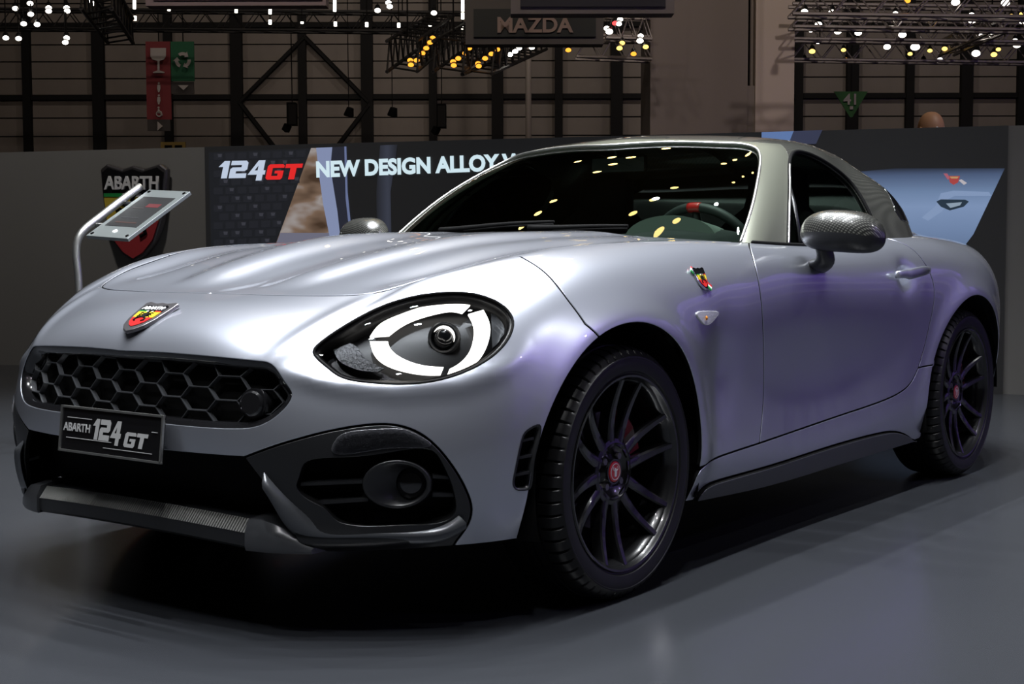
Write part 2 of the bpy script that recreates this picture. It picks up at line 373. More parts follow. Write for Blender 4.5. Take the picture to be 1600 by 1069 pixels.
def tri_panel(surf, poly, holes=(), off=0.0, step=.02, lip=.012, grid=(.05, .25), edge_step=.012, liphole=None, lipout=0.0, shade_lip=False):
    """trimmed piece of a surface -> verts, faces, normals on the near side"""
    loops = [resample(surf, poly, edge_step)]+[resample(surf, h, edge_step) for h in holes]
    pts = np.vstack(loops); edges = []; b = 0
    for L in loops:
        n = len(L); edges += [(b+i, b+(i+1) % n) for i in range(n)]; b += n
    lo, hi = loops[0].min(0), loops[0].max(0)
    gu, gv = np.meshgrid(np.arange(lo[0], hi[0], grid[0]), np.arange(lo[1], hi[1], grid[1]), indexing='ij')
    gu = gu+(np.arange(gu.shape[1]) % 2)*grid[0]/2
    G = np.stack([gu.ravel(), gv.ravel()], 1)
    k = inside(G, loops[0])
    for h in loops[1:]: k &= ~inside(G, h)
    G = G[k]
    if len(G):
        k = seg_dist(G*MET, loops[0]*MET) > .006
        for h in loops[1:]: k &= seg_dist(G*MET, h*MET) > .006
        G = G[k]
    allp = np.vstack([pts, G])*MET
    r = delaunay_2d_cdt([Vector(p) for p in allp], edges, [], 0, 1e-6)
    V2 = np.array([tuple(p) for p in r[0]]); F = [tuple(f) for f in r[2]]
    cen = np.array([V2[list(f)].mean(0) for f in F])
    k = inside(cen, loops[0]*MET)
    for h in loops[1:]: k &= ~inside(cen, h*MET)
    F = [f for f, q in zip(F, k) if q]
    used = sorted({i for f in F for i in f}); mp = {a: i for i, a in enumerate(used)}
    uv = V2[used]/MET; F = [tuple(mp[i] for i in f) for f in F]
    F2 = []
    for f in F:
        a, b2, c = [uv[i]*MET for i in f[:3]]
        if (b2[0]-a[0])*(c[1]-a[1])-(b2[1]-a[1])*(c[0]-a[0]) < 0: f = f[::-1]
        F2.append(f)
    if callable(off):
        fo = off; posf = lambda a, b: surf.pos(a, b, fo(a, b)); nrmf = lambda a, b: surf._n(posf, a, b)
    else: posf = lambda a, b: surf.pos(a, b, off); nrmf = surf.nrm
    V = posf(uv[:, 0], uv[:, 1]); N = nrmf(uv[:, 0], uv[:, 1])
    V = list(V); Nn = list(N); F = FL(F2); mi = [0]*len(F)
    for li, L in enumerate(loops):
        dep = lip if li == 0 else (lip if liphole is None else liphole)
        if not dep: continue
        n = len(L); sg = 1 if np.sum(L[:, 0]*np.roll(L[:, 1], -1)-np.roll(L[:, 0], -1)*L[:, 1]) > 0 else -1
        if li > 0: sg = -sg
        P = posf(L[:, 0], L[:, 1]); nn = nrmf(L[:, 0], L[:, 1])
        t = np.roll(P, -1, 0)-np.roll(P, 1, 0); t /= np.maximum(np.linalg.norm(t, axis=1, keepdims=True), 1e-9)
        outw = np.cross(t, nn)*sg
        r0 = .0018
        b = len(V)
        for q, nq in ((P, nn), (P-nn*r0*.3+outw*r0*.7, (nn+outw)), (P-nn*r0+outw*r0, outw), (P-nn*dep+outw*(r0+lipout), outw)):
            V += list(q); Nn += list(nq/np.linalg.norm(nq, axis=1, keepdims=True))
        for i in range(n):
            j = (i+1) % n
            if L[i, 0] < 1e-5 and L[j, 0] < 1e-5: continue
            for k2 in range(3):
                a = b+k2*n; q = (a+i, a+n+i, a+n+j, a+j)
                F.append(q if sg > 0 else q[::-1]); mi.append(1 if (shade_lip and k2 == 2) else 0)  # deep lip wall black: shade of the gap put into the colour
    F.mi = mi
    return np.array(V), F, np.array(Nn)
def mirror_arr(V, F, N):
    F2 = FL(tuple(f[::-1]) for f in F); F2.mi = F.mi; return V*[1, -1, 1], F2, N*[1, -1, 1]
def place(name, arr, mat, parent, mode):
    """mode: 'near', 'pair' (two objects) or 'whole' (both halves in one mesh)"""
    V, F, N = arr
    if mode == 'whole':
        V2, F2, N2 = mirror_arr(V, F, N); b = len(V)
        F3 = FL(list(F)+[tuple(i+b for i in f) for f in F2]); F3.mi = F.mi+F2.mi
        return [new_obj(name, np.vstack([V, V2]), F3, mat, parent, True, np.vstack([N, N2]))]
    out = [new_obj(name, V, F, mat, parent, True, N)]
    if mode == 'pair': out.append(new_obj(name, *mirror_arr(V, F, N)[:2], mat, parent, True, mirror_arr(V, F, N)[2]))
    return out
# ------------------------------------------------------------------ car body surfaces
# rows run from the centre of the nose (u=0) round the corner, along the side to the tail (u=9); (u, x, distance from centre, z)
ROWS = [
 [(0,-.775,0,.19),(.5,-.770,.22,.19),(1,-.735,.42,.19),(1.5,-.63,.595,.195),(2,-.50,.735,.20),(2.5,-.32,.80,.20),(3,0,.82,.20),(4,.72,.803,.165),(5,1.35,.800,.165),(6,2.0,.805,.172),(7,2.31,.815,.2),(8,2.86,.68,.24),(9,3.10,0,.25)],
 [(0,-.805,0,.25),(.5,-.798,.23,.25),(1,-.765,.44,.25),(1.5,-.66,.615,.25),(2,-.525,.755,.255),(2.5,-.34,.825,.26),(3,0,.848,.26),(4,.72,.820,.238),(5,1.35,.814,.238),(6,2.0,.825,.25),(7,2.31,.84,.26),(8,2.89,.70,.3),(9,3.13,0,.3)],
 [(0,-.824,0,.33),(.5,-.820,.24,.33),(1,-.785,.45,.33),(1.5,-.68,.63,.33),(2,-.54,.765,.335),(2.5,-.35,.84,.34),(3,0,.862,.34),(4,.72,.822,.31),(5,1.35,.814,.31),(6,2.0,.835,.33),(7,2.31,.857,.34),(8,2.91,.71,.38),(9,3.15,0,.38)],
 [(0,-.837,0,.41),(.5,-.830,.24,.41),(1,-.79,.455,.41),(1.5,-.68,.635,.415),(2,-.54,.77,.42),(2.5,-.35,.846,.43),(3,0,.867,.43),(4,.72,.815,.39),(5,1.35,.808,.39),(6,2.0,.838,.42),(7,2.31,.867,.43),(8,2.92,.72,.46),(9,3.16,0,.46)],
 [(0,-.841,0,.48),(.5,-.832,.24,.485),(1,-.785,.45,.49),(1.5,-.668,.632,.50),(2,-.53,.765,.505),(2.5,-.345,.846,.515),(3,0,.868,.52),(4,.72,.816,.47),(5,1.35,.812,.47),(6,2.0,.842,.5),(7,2.31,.871,.52),(8,2.93,.725,.54),(9,3.17,0,.54)],
 [(0,-.836,0,.552),(.5,-.826,.24,.556),(1,-.775,.437,.562),(1.5,-.645,.617,.578),(2,-.51,.748,.59),(2.5,-.335,.836,.60),(3,0,.866,.60),(4,.72,.828,.56),(5,1.35,.826,.56),(6,2.0,.848,.58),(7,2.31,.872,.60),(8,2.935,.725,.62),(9,3.17,0,.62)],
 [(0,-.820,0,.612),(.5,-.809,.23,.613),(1,-.758,.422,.616),(1.5,-.605,.585,.66),(2,-.47,.71,.672),(2.5,-.31,.808,.68),(3,0,.855,.68),(4,.72,.842,.65),(5,1.35,.842,.65),(6,2,.854,.67),(7,2.31,.868,.68),(8,2.93,.715,.70),(9,3.16,0,.70)],
 [(0,-.776,0,.677),(.5,-.764,.24,.674),(1,-.690,.447,.660),(1.5,-.560,.545,.720),(2,-.425,.655,.745),(2.5,-.275,.755,.752),(3,0,.820,.755),(4,.72,.842,.73),(5,1.35,.845,.73),(6,2,.848,.75),(7,2.31,.852,.76),(8,2.91,.69,.77),(9,3.14,0,.78)],
 [(0,-.672,0,.716),(.5,-.665,.25,.712),(1,-.598,.476,.702),(1.5,-.480,.535,.752),(2,-.35,.615,.788),(2.5,-.22,.695,.803),(3,0,.765,.812),(3.5,.36,.805,.805),(4,.72,.825,.80),(5,1.35,.828,.795),(6,2,.822,.825),(7,2.31,.81,.832),(8,2.87,.64,.84),(9,3.10,0,.845)],
 [(0,-.605,0,.728),(.5,-.602,.25,.726),(1,-.540,.490,.727),(1.5,-.430,.543,.770),(2,-.31,.598,.803),(2.5,-.175,.65,.829),(3,.03,.70,.843),(3.5,.37,.75,.850),(4,.72,.785,.846),(5,1.35,.79,.838),(5.5,1.68,.785,.856),(6,2,.765,.872),(7,2.31,.74,.872),(8,2.80,.57,.868),(9,3.03,0,.87)],
 [(0,-.555,0,.738),(.5,-.552,.25,.737),(.8,-.535,.43,.739),(1,-.505,.495,.743),(1.2,-.46,.515,.757),(1.5,-.395,.543,.777),(2,-.27,.583,.803),(2.5,-.12,.622,.833),(3,.06,.66,.851),(3.5,.40,.705,.862),(4,.75,.74,.858),(5,1.35,.75,.848),(5.5,1.68,.735,.866),(6,2,.70,.882),(7,2.31,.66,.882),(8,2.72,.5,.878),(9,2.93,0,.885)],
]
def flare(P, n):
    x, z = P[..., 0], P[..., 2]
    d = 0
    for xc, amp in ((0.0, .010), (2.31, .010)):
        r = np.hypot(x-xc, z-.305)
        d = d+amp*np.exp(-((r-.37)/.045)**2)*np.clip((z-.2)/.1, 0, 1)*np.clip(np.abs(n[..., 1])*1.6-.4, 0, 1)
    # scoop behind the front wheel
    d = d-.016*np.exp(-((x-.47)/.085)**2-((z-.50)/.16)**2)
    # crease under the headlamp
    zl = np.interp(x, [-.78, -.75, -.70, -.63, -.52, -.42, -.34], [.59, .575, .556, .545, .556, .588, .63])
    d = d+.0075*np.exp(-((z-zl)/.024)**2)*np.clip((x+.775)/.05, 0, 1)*np.clip((-.34-x)/.12, 0, 1)
    # ridge from the grille corner up to the corner of the hood
    A, B = np.array([-.768, -.424, .612]), np.array([-.505, -.496, .742]); AB = B-A; tt = np.clip(((P-A)@AB)/(AB@AB), 0, 1); q = P-A-tt[..., None]*AB
    d = d+.0075*np.exp(-(np.linalg.norm(q, axis=-1)/.026)**2)*np.sin(math.pi*np.clip(tt*.9+.1, 0, 1))**.6
    # cup behind the door handle
    d = d-.024*np.exp(-((x-1.735)/.052)**2-((z-.748)/.040)**2)
    return d
BODY = Surf(ROWS, 4, True, flare)
def vrow(surf, u0, u1, v, n=40): return np.stack([np.linspace(u0, u1, n), np.full(n, v)], 1)
def cut(px, n=40, off=0.0, closed=False, surf=None): return (surf or BODY).cast(smooth_line(px, n, closed), off)
def xz_line(pts, u0):
    """side-view (x, z) points -> (u, v) on the body side"""
    out = []; g = np.array(u0, float)
    for x, z in pts:
        for _ in range(12):
            p = BODY.pos(g[0], g[1]); e = 1e-4
            J = np.stack([(BODY.pos(g[0]+e, g[1])-p)/e, (BODY.pos(g[0], g[1]-e)-p)/-e], 1)[[0, 2]]
            g = g+np.clip(np.linalg.lstsq(J, np.array([x, z])-p[[0, 2]], rcond=None)[0], -.3, .8); g = np.clip(g, [0, 0], [9, 10])
        out.append(g.copy())
    return np.array(out)
def arch(xc, front, rear, top, zc=.305):
    pts = []
    for a in np.linspace(-.36, math.pi+.36, 56):     # from the front foot over the top to the rear foot
        c, s = -math.cos(a), math.sin(a)
        pts.append((xc+(c*front if c < 0 else c*rear), zc+s*top))
    return pts
car = empty('sports_car')
tag(car, 'silver-blue two-seat sports car with dark carbon roof and black alloy wheels on the grey floor', 'car')

ARCH_F = xz_line(arch(0, .385, .340, .362), (2.3, 1)); ARCH_R = xz_line(arch(2.305, .360, .365, .358), (6.2, 1))
GAP1 = cut([(806, 397), (830, 410), (852, 426), (872, 448), (890, 472), (905, 492), (918, 512)], 24)   # bumper / fender
GAP1[0, 1] = 10
k1 = int(np.argmin(np.linalg.norm((ARCH_F-GAP1[-1])*MET, axis=1))); GAP1[-1] = ARCH_F[k1]
DOORF = cut([(1169, 379), (1178, 408), (1187, 450), (1192, 500), (1193.5, 560), (1193, 620), (1190, 665), (1186.5, 693)], 40); DOORF[0, 1] = 10
DOORB = cut([(1186.5, 693), (1250, 671), (1320, 647), (1370, 630), (1402, 616), (1422, 600), (1435, 575)], 40)
DOORR = cut([(1435, 575), (1443, 548), (1452, 510), (1459, 475), (1459, 445), (1450, 420), (1435, 398), (1414, 382), (1398, 376)], 40); DOORR[-1, 1] = 10
SEAM = cut([(1435, 575), (1448, 572), (1462, 570)], 8); kr = int(np.argmin(np.linalg.norm((ARCH_R-SEAM[-1])*MET, axis=1)))
SILLT = cut([(1096, 733), (1112, 720), (1135, 710), (1186.5, 693)], 12); kf = int(np.argmin(np.linalg.norm((ARCH_F-SILLT[0])*MET, axis=1)))
SKIRT = cut([(1083, 782), (1098, 762), (1125, 750), (1200, 729), (1300, 697), (1370, 678), (1400, 675), (1420, 683), (1428, 691)], 40)
SKIRT[0, 1] = 0; SKIRT[-1, 1] = 0
FOGO = cut([(381, 715), (427, 698), (470, 685), (505, 676), (552, 667), (599, 663), (630, 667), (655, 677), (680, 696), (708, 730), (728, 765), (737, 797), (730, 822), (708, 852)], 60); FOGO[-1, 1] = 0
FOGI = cut([(483, 853), (458, 820), (427, 776), (389, 726), (381, 715)], 24); FOGI[0, 1] = 0
BARC = np.stack([np.linspace(FOGO[0, 0], 0, 24), np.linspace(FOGO[0, 1], FOGO[0, 1]-.05, 24)], 1)
GRILLE = np.vstack([cut([(190, 547), (245, 549), (300, 553), (350, 557.5), (395, 562)], 24), cut([(405, 563), (418, 565), (430, 573), (443, 592), (453, 606), (457, 615), (454, 627), (437, 647), (415, 662), (395, 669), (375, 671)], 40), cut([(350, 671), (315, 669), (262, 664), (215, 659), (182, 655)], 16)])
GRILLE[0, 0] = 0; GRILLE[-1, 0] = 0
HEAD_PX = [(490, 550), (501, 535), (529, 515), (570, 491), (611, 473), (652, 462), (694, 457), (735, 458), (762, 465), (784, 476), (798, 491), (802, 504), (797, 524), (779, 548), (749, 570), (707, 588), (666, 597), (625, 600), (584, 598), (551, 594), (529, 587), (507, 570)]
HEAD = cut(HEAD_PX, 110, closed=True)
VENT_PX = [(843, 663), (830, 667), (819, 676), (813, 692), (807, 720), (802, 745), (801, 758), (806, 766), (816, 767), (827, 765), (832, 752), (836, 715)]
VENT = cut(VENT_PX, 40, closed=True)
FOGC_PX = [(474, 724), (505, 715), (590, 709), (677, 704), (692, 723), (704, 748), (712, 775), (713, 800), (705, 811), (692, 817), (640, 819), (580, 820), (545, 818), (522, 811), (505, 795), (486, 785), (462, 762), (466, 745)]
FOGC = cut(FOGC_PX, 70, closed=True)
G = .0042
def body_panel(name, poly, holes=(), mat_='paint', mode='pair', gap=G, **k):
    return place(name, tri_panel(BODY, shrink(BODY, resample(BODY, poly, .012), gap), holes, shade_lip=True, **k), M[mat_], car, mode)
def blade(u, v):   # the sill of the bezel juts forward like a blade
    return .026*np.exp(-((v-.62)/.42)**2)*(1-np.clip((u-1.35)/.55, 0, 1)**2)*np.clip((u-.75)/.25, 0, 1)
# front bumper: nose, headlamp surrounds and corners in one skin
body_panel('front_bumper', np.vstack([vrow(BODY, 0, GAP1[0, 0], 10, 60), GAP1[1:-1], ARCH_F[:k1+1][::-1], vrow(BODY, ARCH_F[0, 0]-.005, FOGO[-1, 0], 0, 24)[1:-1], FOGO[::-1], BARC[1:]]),
           [GRILLE, HEAD, VENT], mode='whole', grid=(.03, .16), liphole=.02)
body_panel('front_fender', np.vstack([GAP1[::-1], vrow(BODY, GAP1[0, 0], DOORF[0, 0], 10, 50)[1:-1], DOORF, SILLT[::-1][1:-1], ARCH_F[k1+1:kf+1][::-1]]), grid=(.04, .2))
body_panel('door', np.vstack([vrow(BODY, DOORF[0, 0], DOORR[-1, 0], 10, 50), DOORR[::-1][1:], DOORB[::-1][1:], DOORF[::-1][1:-1]]), grid=(.05, .25))
body_panel('side_sill', np.vstack([SILLT, DOORB[1:], SEAM[1:-1], ARCH_R[:kr+1][::-1], vrow(BODY, ARCH_R[0, 0]-.004, SKIRT[-1, 0], 0, 6)[1:-1], SKIRT[::-1], ARCH_F[kf+1:][::-1]]), grid=(.06, .25))
body_panel('side_skirt', np.vstack([SKIRT[:-1], vrow(BODY, SKIRT[-1, 0], SKIRT[0, 0], 0, 60)[:-1]]), mat_='greyplastic', off=.012, grid=(.08, .25))
body_panel('rear_quarter', np.vstack([DOORR, vrow(BODY, DOORR[-1, 0], 9, 10, 60)[1:], np.array([[9, v] for v in np.linspace(9.5, .5, 20)]), vrow(BODY, 9, ARCH_R[-1, 0], 0, 40), ARCH_R[kr:][::-1], SEAM[::-1][1:-1]]), grid=(.06, .25))
body_panel('front_bezel', np.vstack([FOGO[:-1], vrow(BODY, FOGO[-1, 0], FOGI[0, 0], 0, 20), FOGI[1:-1]]), [FOGC], mat_='satin', grid=(.02, .1), liphole=.05, off=blade)

for ln in (GAP1, DOORF, np.vstack([DOORB, DOORR[1:]]), SEAM, SILLT):  # black strips under the panel gaps, standing in for their shade
    P = BODY.pos(ln[:, 0], ln[:, 1], -.0105)
    for sg in (1, -1): MB().tube(P*[1, sg, 1], .008, 8).build('gap_shade', M['black'], car, True)
P = BODY.pos(np.linspace(0, 3.95, 110), np.full(110, 10.), -.0105); MB().tube(np.vstack([(P*[1, -1, 1])[::-1], P[1:]]), .008, 8).build('hood_gap_shade', M['black'], car, True)  # black strip standing in for the shade in the hood gap
# ------------------------------------------------------------------ hood (Coons patch inside the shut line, with its two power bulges)
def sstep(a, b, x): t = np.clip((x-a)/(b-a), 0, 1); return t*t*(3-2*t)
UC, UE = 1.02, 3.95
def h_front(t): return BODY.pos(UC*t, np.full_like(t, 10.))
def h_side(s): return BODY.pos(UC+(UE-UC)*s, np.full_like(s, 10.))
_end = BODY.pos(UE, 10.); _c0 = BODY.pos(0., 10.); _c1 = np.array([.60, 0, .892])
_zc = ([0, .12, .3, .5, .75, 1], [_c0[2], .757, .800, .838, .872, _c1[2]])
def h_mid(s): return np.stack([_c0[0]+(_c1[0]-_c0[0])*s, 0*s, spline(_zc[0], _zc[1], s)], -1)
def h_cowl(t): return _c1+(_end-_c1)*np.stack([t**2.2, t, t**1.6], -1)
def coons(s, t):
    s1, t1 = s[..., None], t[..., None]
    c00, c01, c10, c11 = h_front(np.zeros(1))[0], h_front(np.ones(1))[0], _c1, _end
    L = (1-s1)*h_front(t)+s1*h_cowl(t)+(1-t1)*h_mid(s)+t1*h_side(s)
    return L-((1-s1)*(1-t1)*c00+(1-s1)*t1*c01+s1*(1-t1)*c10+s1*t1*c11)
def hood_shape(P, t):
    x, y = P[:, 0], np.abs(P[:, 1])
    yc = .165+.13*(x+.45); wd = .062+.045*np.clip(x+.45, 0, 1); d = (y-yc)/wd
    P[:, 2] += .019*np.exp(-d**4)*sstep(-.50, -.36, x)*(1-.55*sstep(.1, .6, x))
    yv = .50+.10*(x+.45)                                     # the hollow beside the fender crown
    P[:, 2] -= .014*np.exp(-((t-.80)/.11)**2)*sstep(-.52, -.30, x)*(1-sstep(.2, .6, x))
    return P
HR = []
for s in np.linspace(0, 1, 27):
    t = np.linspace(0, 1, 21); P = hood_shape(coons(np.full(21, s), t), t)
    HR.append([(a, p[0], -p[1], p[2]) for a, p in zip(t, P)])
HOOD = Surf(HR, 20, False)
hp = np.vstack([np.stack([np.linspace(0, 1, 40), np.zeros(40)], 1), np.stack([np.ones(60), np.linspace(0, 26, 60)], 1)[1:], np.stack([np.linspace(1, 0, 30), np.full(30, 26.)], 1)[1:]])
place('hood', tri_panel(HOOD, shrink(HOOD, hp, G), grid=(.035, .5), edge_step=.02, shade_lip=True), M['paint'], car, 'whole')

# ------------------------------------------------------------------ cabin: windscreen, pillars, hard top
_b = [(0,.66,0,.885),(.5,.70,.34,.880),(1,.835,.665,.860),(1.5,.955,.725,.852),(2,1.10,.745,.848),(3,1.45,.755,.846),(4,1.80,.738,.862),(5,2.20,.66,.885),(5.5,2.33,.4,.895),(6,2.38,0,.90)]
_t = [(0,1.235,0,1.200),(.5,1.265,.27,1.193),(1,1.315,.485,1.168),(1.5,1.40,.560,1.155),(2,1.50,.572,1.155),(3,1.68,.565,1.155),(4,1.86,.545,1.145),(5,2.02,.47,1.135),(5.5,2.06,.28,1.14),(6,2.07,0,1.145)]
_q = np.arange(0, 6.01, .25)
_bb = spline([r[0] for r in _b], np.array([r[1:] for r in _b]), _q); _tt = spline([r[0] for r in _t], np.array([r[1:] for r in _t]), _q)
GR = []
for k in range(5):
    f = k/4; bul = math.sin(math.pi*f)
    P = _bb+(_tt-_bb)*f
    wsf = 1-sstep(.9, 1.5, _q); rear = sstep(4.2, 5.2, _q); sd = (1-wsf)*(1-rear)
    P[:, 0] += bul*(-.016*wsf+.07*rear); P[:, 2] += bul*(.03*wsf+.035*rear); P[:, 1] += bul*(.028*sd+.03*rear*(_q < 5.9)+.012*wsf*np.sin(np.clip(_q, 0, 1)*math.pi/2))
    GR.append([(q, *p) for q, p in zip(_q, P)])
GR += [
 [(0,1.275,0,1.213),(1,1.35,.455,1.190),(1.5,1.43,.515,1.188),(2,1.51,.525,1.190),(3,1.68,.52,1.192),(4,1.84,.495,1.184),(5,1.96,.41,1.174),(6,2.00,0,1.182)],
 [(0,1.36,0,1.226),(1,1.41,.37,1.210),(1.5,1.47,.40,1.211),(2,1.53,.41,1.213),(3,1.68,.405,1.214),(4,1.82,.385,1.207),(5,1.91,.31,1.200),(6,1.93,0,1.207)],
 [(0,1.46,0,1.233),(1,1.48,.20,1.226),(2,1.55,.22,1.227),(3,1.68,.22,1.227),(4,1.79,.21,1.221),(5,1.84,.17,1.217),(6,1.85,0,1.219)],
 [(0,1.56,0,1.237),(1,1.57,.0,1.237),(2,1.6,.0,1.236),(3,1.68,.0,1.233),(4,1.74,.0,1.230),(5,1.76,.0,1.228),(6,1.77,0,1.228)],
]
CAB = Surf(GR, 4, True)
WS = CAB.cast(smooth_line([(1157, 377), (1166, 352), (1177, 315), (1185, 275), (1188, 250), (1185, 236), (1172, 228), (1130, 224), (1080, 222.5), (1020, 223), (955, 227)], 70))
WS[0, 1] = 0; WS[-1, 0] = 0
WSP = np.vstack([WS, [[0, v] for v in np.linspace(WS[-1, 1], 0, 20)[1:]], vrow(CAB, 0, WS[0, 0], 0, 20)[1:-1]])
SW = CAB.cast(smooth_line([(1231, 381), (1232, 330), (1233, 280), (1234, 250), (1240, 238), (1252, 237), (1275, 245), (1303, 262), (1330, 286), (1350, 316), (1364, 346), (1374, 374)], 70))
SW[0, 1] = 0; SW[-1, 1] = 0
SWP = np.vstack([SW, vrow(CAB, SW[-1, 0], SW[0, 0], 0, 20)[1:-1]])
VS, US = 4.75, SW[22, 0]
kc = 22
def cab_panel(name, poly, holes, m, mode='whole', **k): return place(name, tri_panel(CAB, poly, holes, **k), M[m] if isinstance(m, str) else m, car, mode)
fr = np.vstack([WS[::-1][:-1][::-1][::-1]])
# frame: header and A-pillars, between the glass and the side window
kA = int(np.argmax(SW[:35, 1] > 3.4)); seam_top = np.array([[SW[kA, 0]*(1-f)+(SW[kA, 0]-.02)*f, SW[kA, 1]*(1-f)+VS*f] for f in np.linspace(0, 1, 10)])
frame_poly = np.vstack([vrow(CAB, WS[0, 0], SW[0, 0], 0, 12), SW[1:kA+1], seam_top[1:], vrow(CAB, seam_top[-1, 0], 0, VS, 40)[1:], [[0, WS[-1, 1]]], WS[::-1][1:-1]])
cab_panel('windscreen_frame', shrink(CAB, resample(CAB, frame_poly, .012), .001), [], 'frame', grid=(.05, .15), lip=.02)
RW = np.array([[5.2, 1.0], [5.25, 3.2], [5.5, 3.6], [6, 3.65], [6, .6], [5.4, .7]])
roof_poly = np.vstack([vrow(CAB, 0, seam_top[-1, 0], VS, 40), seam_top[::-1][1:], SW[kA+1:], vrow(CAB, SW[-1, 0], 5.1, 0, 20)[1:], [[5.08, 1.0], [5.1, 2], [5.15, 3.2], [5.3, 3.7], [5.6, 3.85], [6, 3.9]], [[6, v] for v in np.linspace(4.2, 8, 12)], vrow(CAB, 6, 0, 8, 60)[1:], [[0, v] for v in np.linspace(8, VS, 12)[1:-1]]])
cab_panel('roof', shrink(CAB, resample(CAB, roof_poly, .015), .001), [], 'roofcarbon', grid=(.06, .15), lip=.02)
rw_poly = np.vstack([[[5.1, 0], [5.08, 1.0], [5.1, 2], [5.15, 3.2], [5.3, 3.7], [5.6, 3.85], [6, 3.9]], [[6, v] for v in np.linspace(3.6, 0, 10)], vrow(CAB, 6, 5.1, 0, 10)[1:-1]])
cab_panel('rear_window', rw_poly, [], 'glass', off=-.006, grid=(.06, .2), lip=0)
cab_panel('windscreen', WSP, [], 'glass', off=-.006, grid=(.05, .2), lip=0)
cab_panel('side_window', SWP, [], 'glass', mode='pair', off=-.008, grid=(.06, .2), lip=0)
def trim_tube(name, uv, surf, off, r, m, mode='near', closed=False, n=8):
    P = surf.pos(uv[:, 0], uv[:, 1], off); out = []
    for sgn in ((1,) if mode == 'near' else (1, -1)):
        out.append(MB().tube(P*[1, sgn, 1], r, n, closed).build(name, M[m] if isinstance(m, str) else m, car, True))
    return out
Pw = CAB.pos(WS[:, 0], WS[:, 1], .001)
MB().tube(np.vstack([Pw, (Pw*[1, -1, 1])[::-1][1:]]), .0042, 8).build('windscreen_trim', M['alu'], car, True)
trim_tube('window_seal', SW, CAB, .0, .006, 'black', 'pair')
trim_tube('pillar_trim', SW[:kA], CAB, .004, .0035, 'alu', 'pair')
QG = CAB.cast([(1384, 294), (1391, 309), (1399, 331), (1407, 343), (1423, 345), (1411, 322), (1394, 303)]); pq = tri_panel(CAB, QG, off=.002, lip=.004, grid=(.06, .2))
place('quarter_glass', pq, M['gloss'], car, 'pair')
# ------------------------------------------------------------------ details of the car
def pair(mb, name, m, parent=None, mode='pair', **k):
    """near object and its mirror image; parent may be a (near, far) tuple"""
    pn, pf = parent if isinstance(parent, (tuple, list)) else (parent or car, parent or car)
    out = [mb.build(name, m, pn, **k)]
    if mode == 'pair':
        q = MB(); q.v = [(a, -b, c) for a, b, c in mb.v]; q.f = [f[::-1] for f in mb.f]; q.m = mb.m
        out.append(q.build(name, m, pf, **k))
    return out
def pair_panel(name, arr, m, parent=None):
    pn, pf = parent if isinstance(parent, (tuple, list)) else (parent or car, parent or car)
    V, F, N = arr; a = new_obj(name, V, F, m, pn, True, N); V, F, N = mirror_arr(V, F, N)
    return [a, new_obj(name, V, F, m, pf, True, N)]
def at_body(px, off=0.0, surf=None, n=None):
    s = surf or BODY; uv = s.cast([px] if np.ndim(px) == 1 else px, off); P = s.pos(uv[:, 0], uv[:, 1], off); N = s.nrm(uv[:, 0], uv[:, 1])
    return (P[0], N[0]) if np.ndim(px) == 1 else (P, N)
def ribbon(outer, inner, nrm_shift, thick):
    """flat strip between two 3-D lines with a thickness"""
    A, B = np.asarray(outer), np.asarray(inner); n = len(A); D = np.asarray(nrm_shift)*thick
    v = np.vstack([A, B, A+D, B+D]); f = []
    for i in range(n-1):
        f += [(i, i+1, n+i+1, n+i), (2*n+i, 3*n+i, 3*n+i+1, 2*n+i+1), (i, 2*n+i, 2*n+i+1, i+1), (n+i, n+i+1, 3*n+i+1, 3*n+i)]
    f += [(0, n, 3*n, 2*n), (n-1, 3*n-1, 4*n-1, 2*n-1)]
    return MB().add(v, f)
def loft(mb, rings, closed=True, cap0=False, cap1=False, m=0):
    n = len(rings[0]); v = np.vstack(rings); f = []
    for i in range(len(rings)-1):
        for j in range(n if closed else n-1):
            k = (j+1) % n; f.append((i*n+j, i*n+k, (i+1)*n+k, (i+1)*n+j))
    if cap0: f.append(tuple(range(n))[::-1])
    if cap1: f.append(tuple(range((len(rings)-1)*n, len(rings)*n)))
    mb.add(v, f, m); return mb

# grille: frame, honeycomb, sensor
gf = MB(); gl = resample(BODY, GRILLE, .014)
gin = shrink(BODY, gl, .014)
kz = [i for i in range(len(gl)) if gl[i, 0] > 1e-6 or i == 0]; kz.append(kz[-1]+1); glo, gio = gl[kz], gin[kz]   # open line from top centre to bottom centre
ga, gb, gc = BODY.pos(glo[:, 0], glo[:, 1], -.003), BODY.pos(gio[:, 0], gio[:, 1], -.012), BODY.pos(gio[:, 0], gio[:, 1], -.05)
loft(gf, [ga, gb, gc], closed=False)
q = [p*[1, -1, 1] for p in (ga, gb, gc)]; loft(gf, [x[::-1] for x in q], closed=False)
grille = gf.build('grille', M['gloss'], car, True)
def yz_uv(y, z, g, off):
    g = np.array(g, float)
    for _ in range(7):
        p = BODY.pos(g[0], g[1], off); e = 1e-3
        J = np.stack([(BODY.pos(g[0]+e, g[1], off)-p)/e, (BODY.pos(g[0], g[1]+e, off)-p)/e], 1)[1:]
        g = g+np.clip(np.linalg.lstsq(J, np.array([y, z])-p[1:], rcond=None)[0], -.3, .8); g = np.clip(g, [0, 0], [2, 10])
    return g
HX, HW, HH = .0275, .0515, .0258
hexm = MB(); cache = {}
gpoly = shrink(BODY, gl, .012)
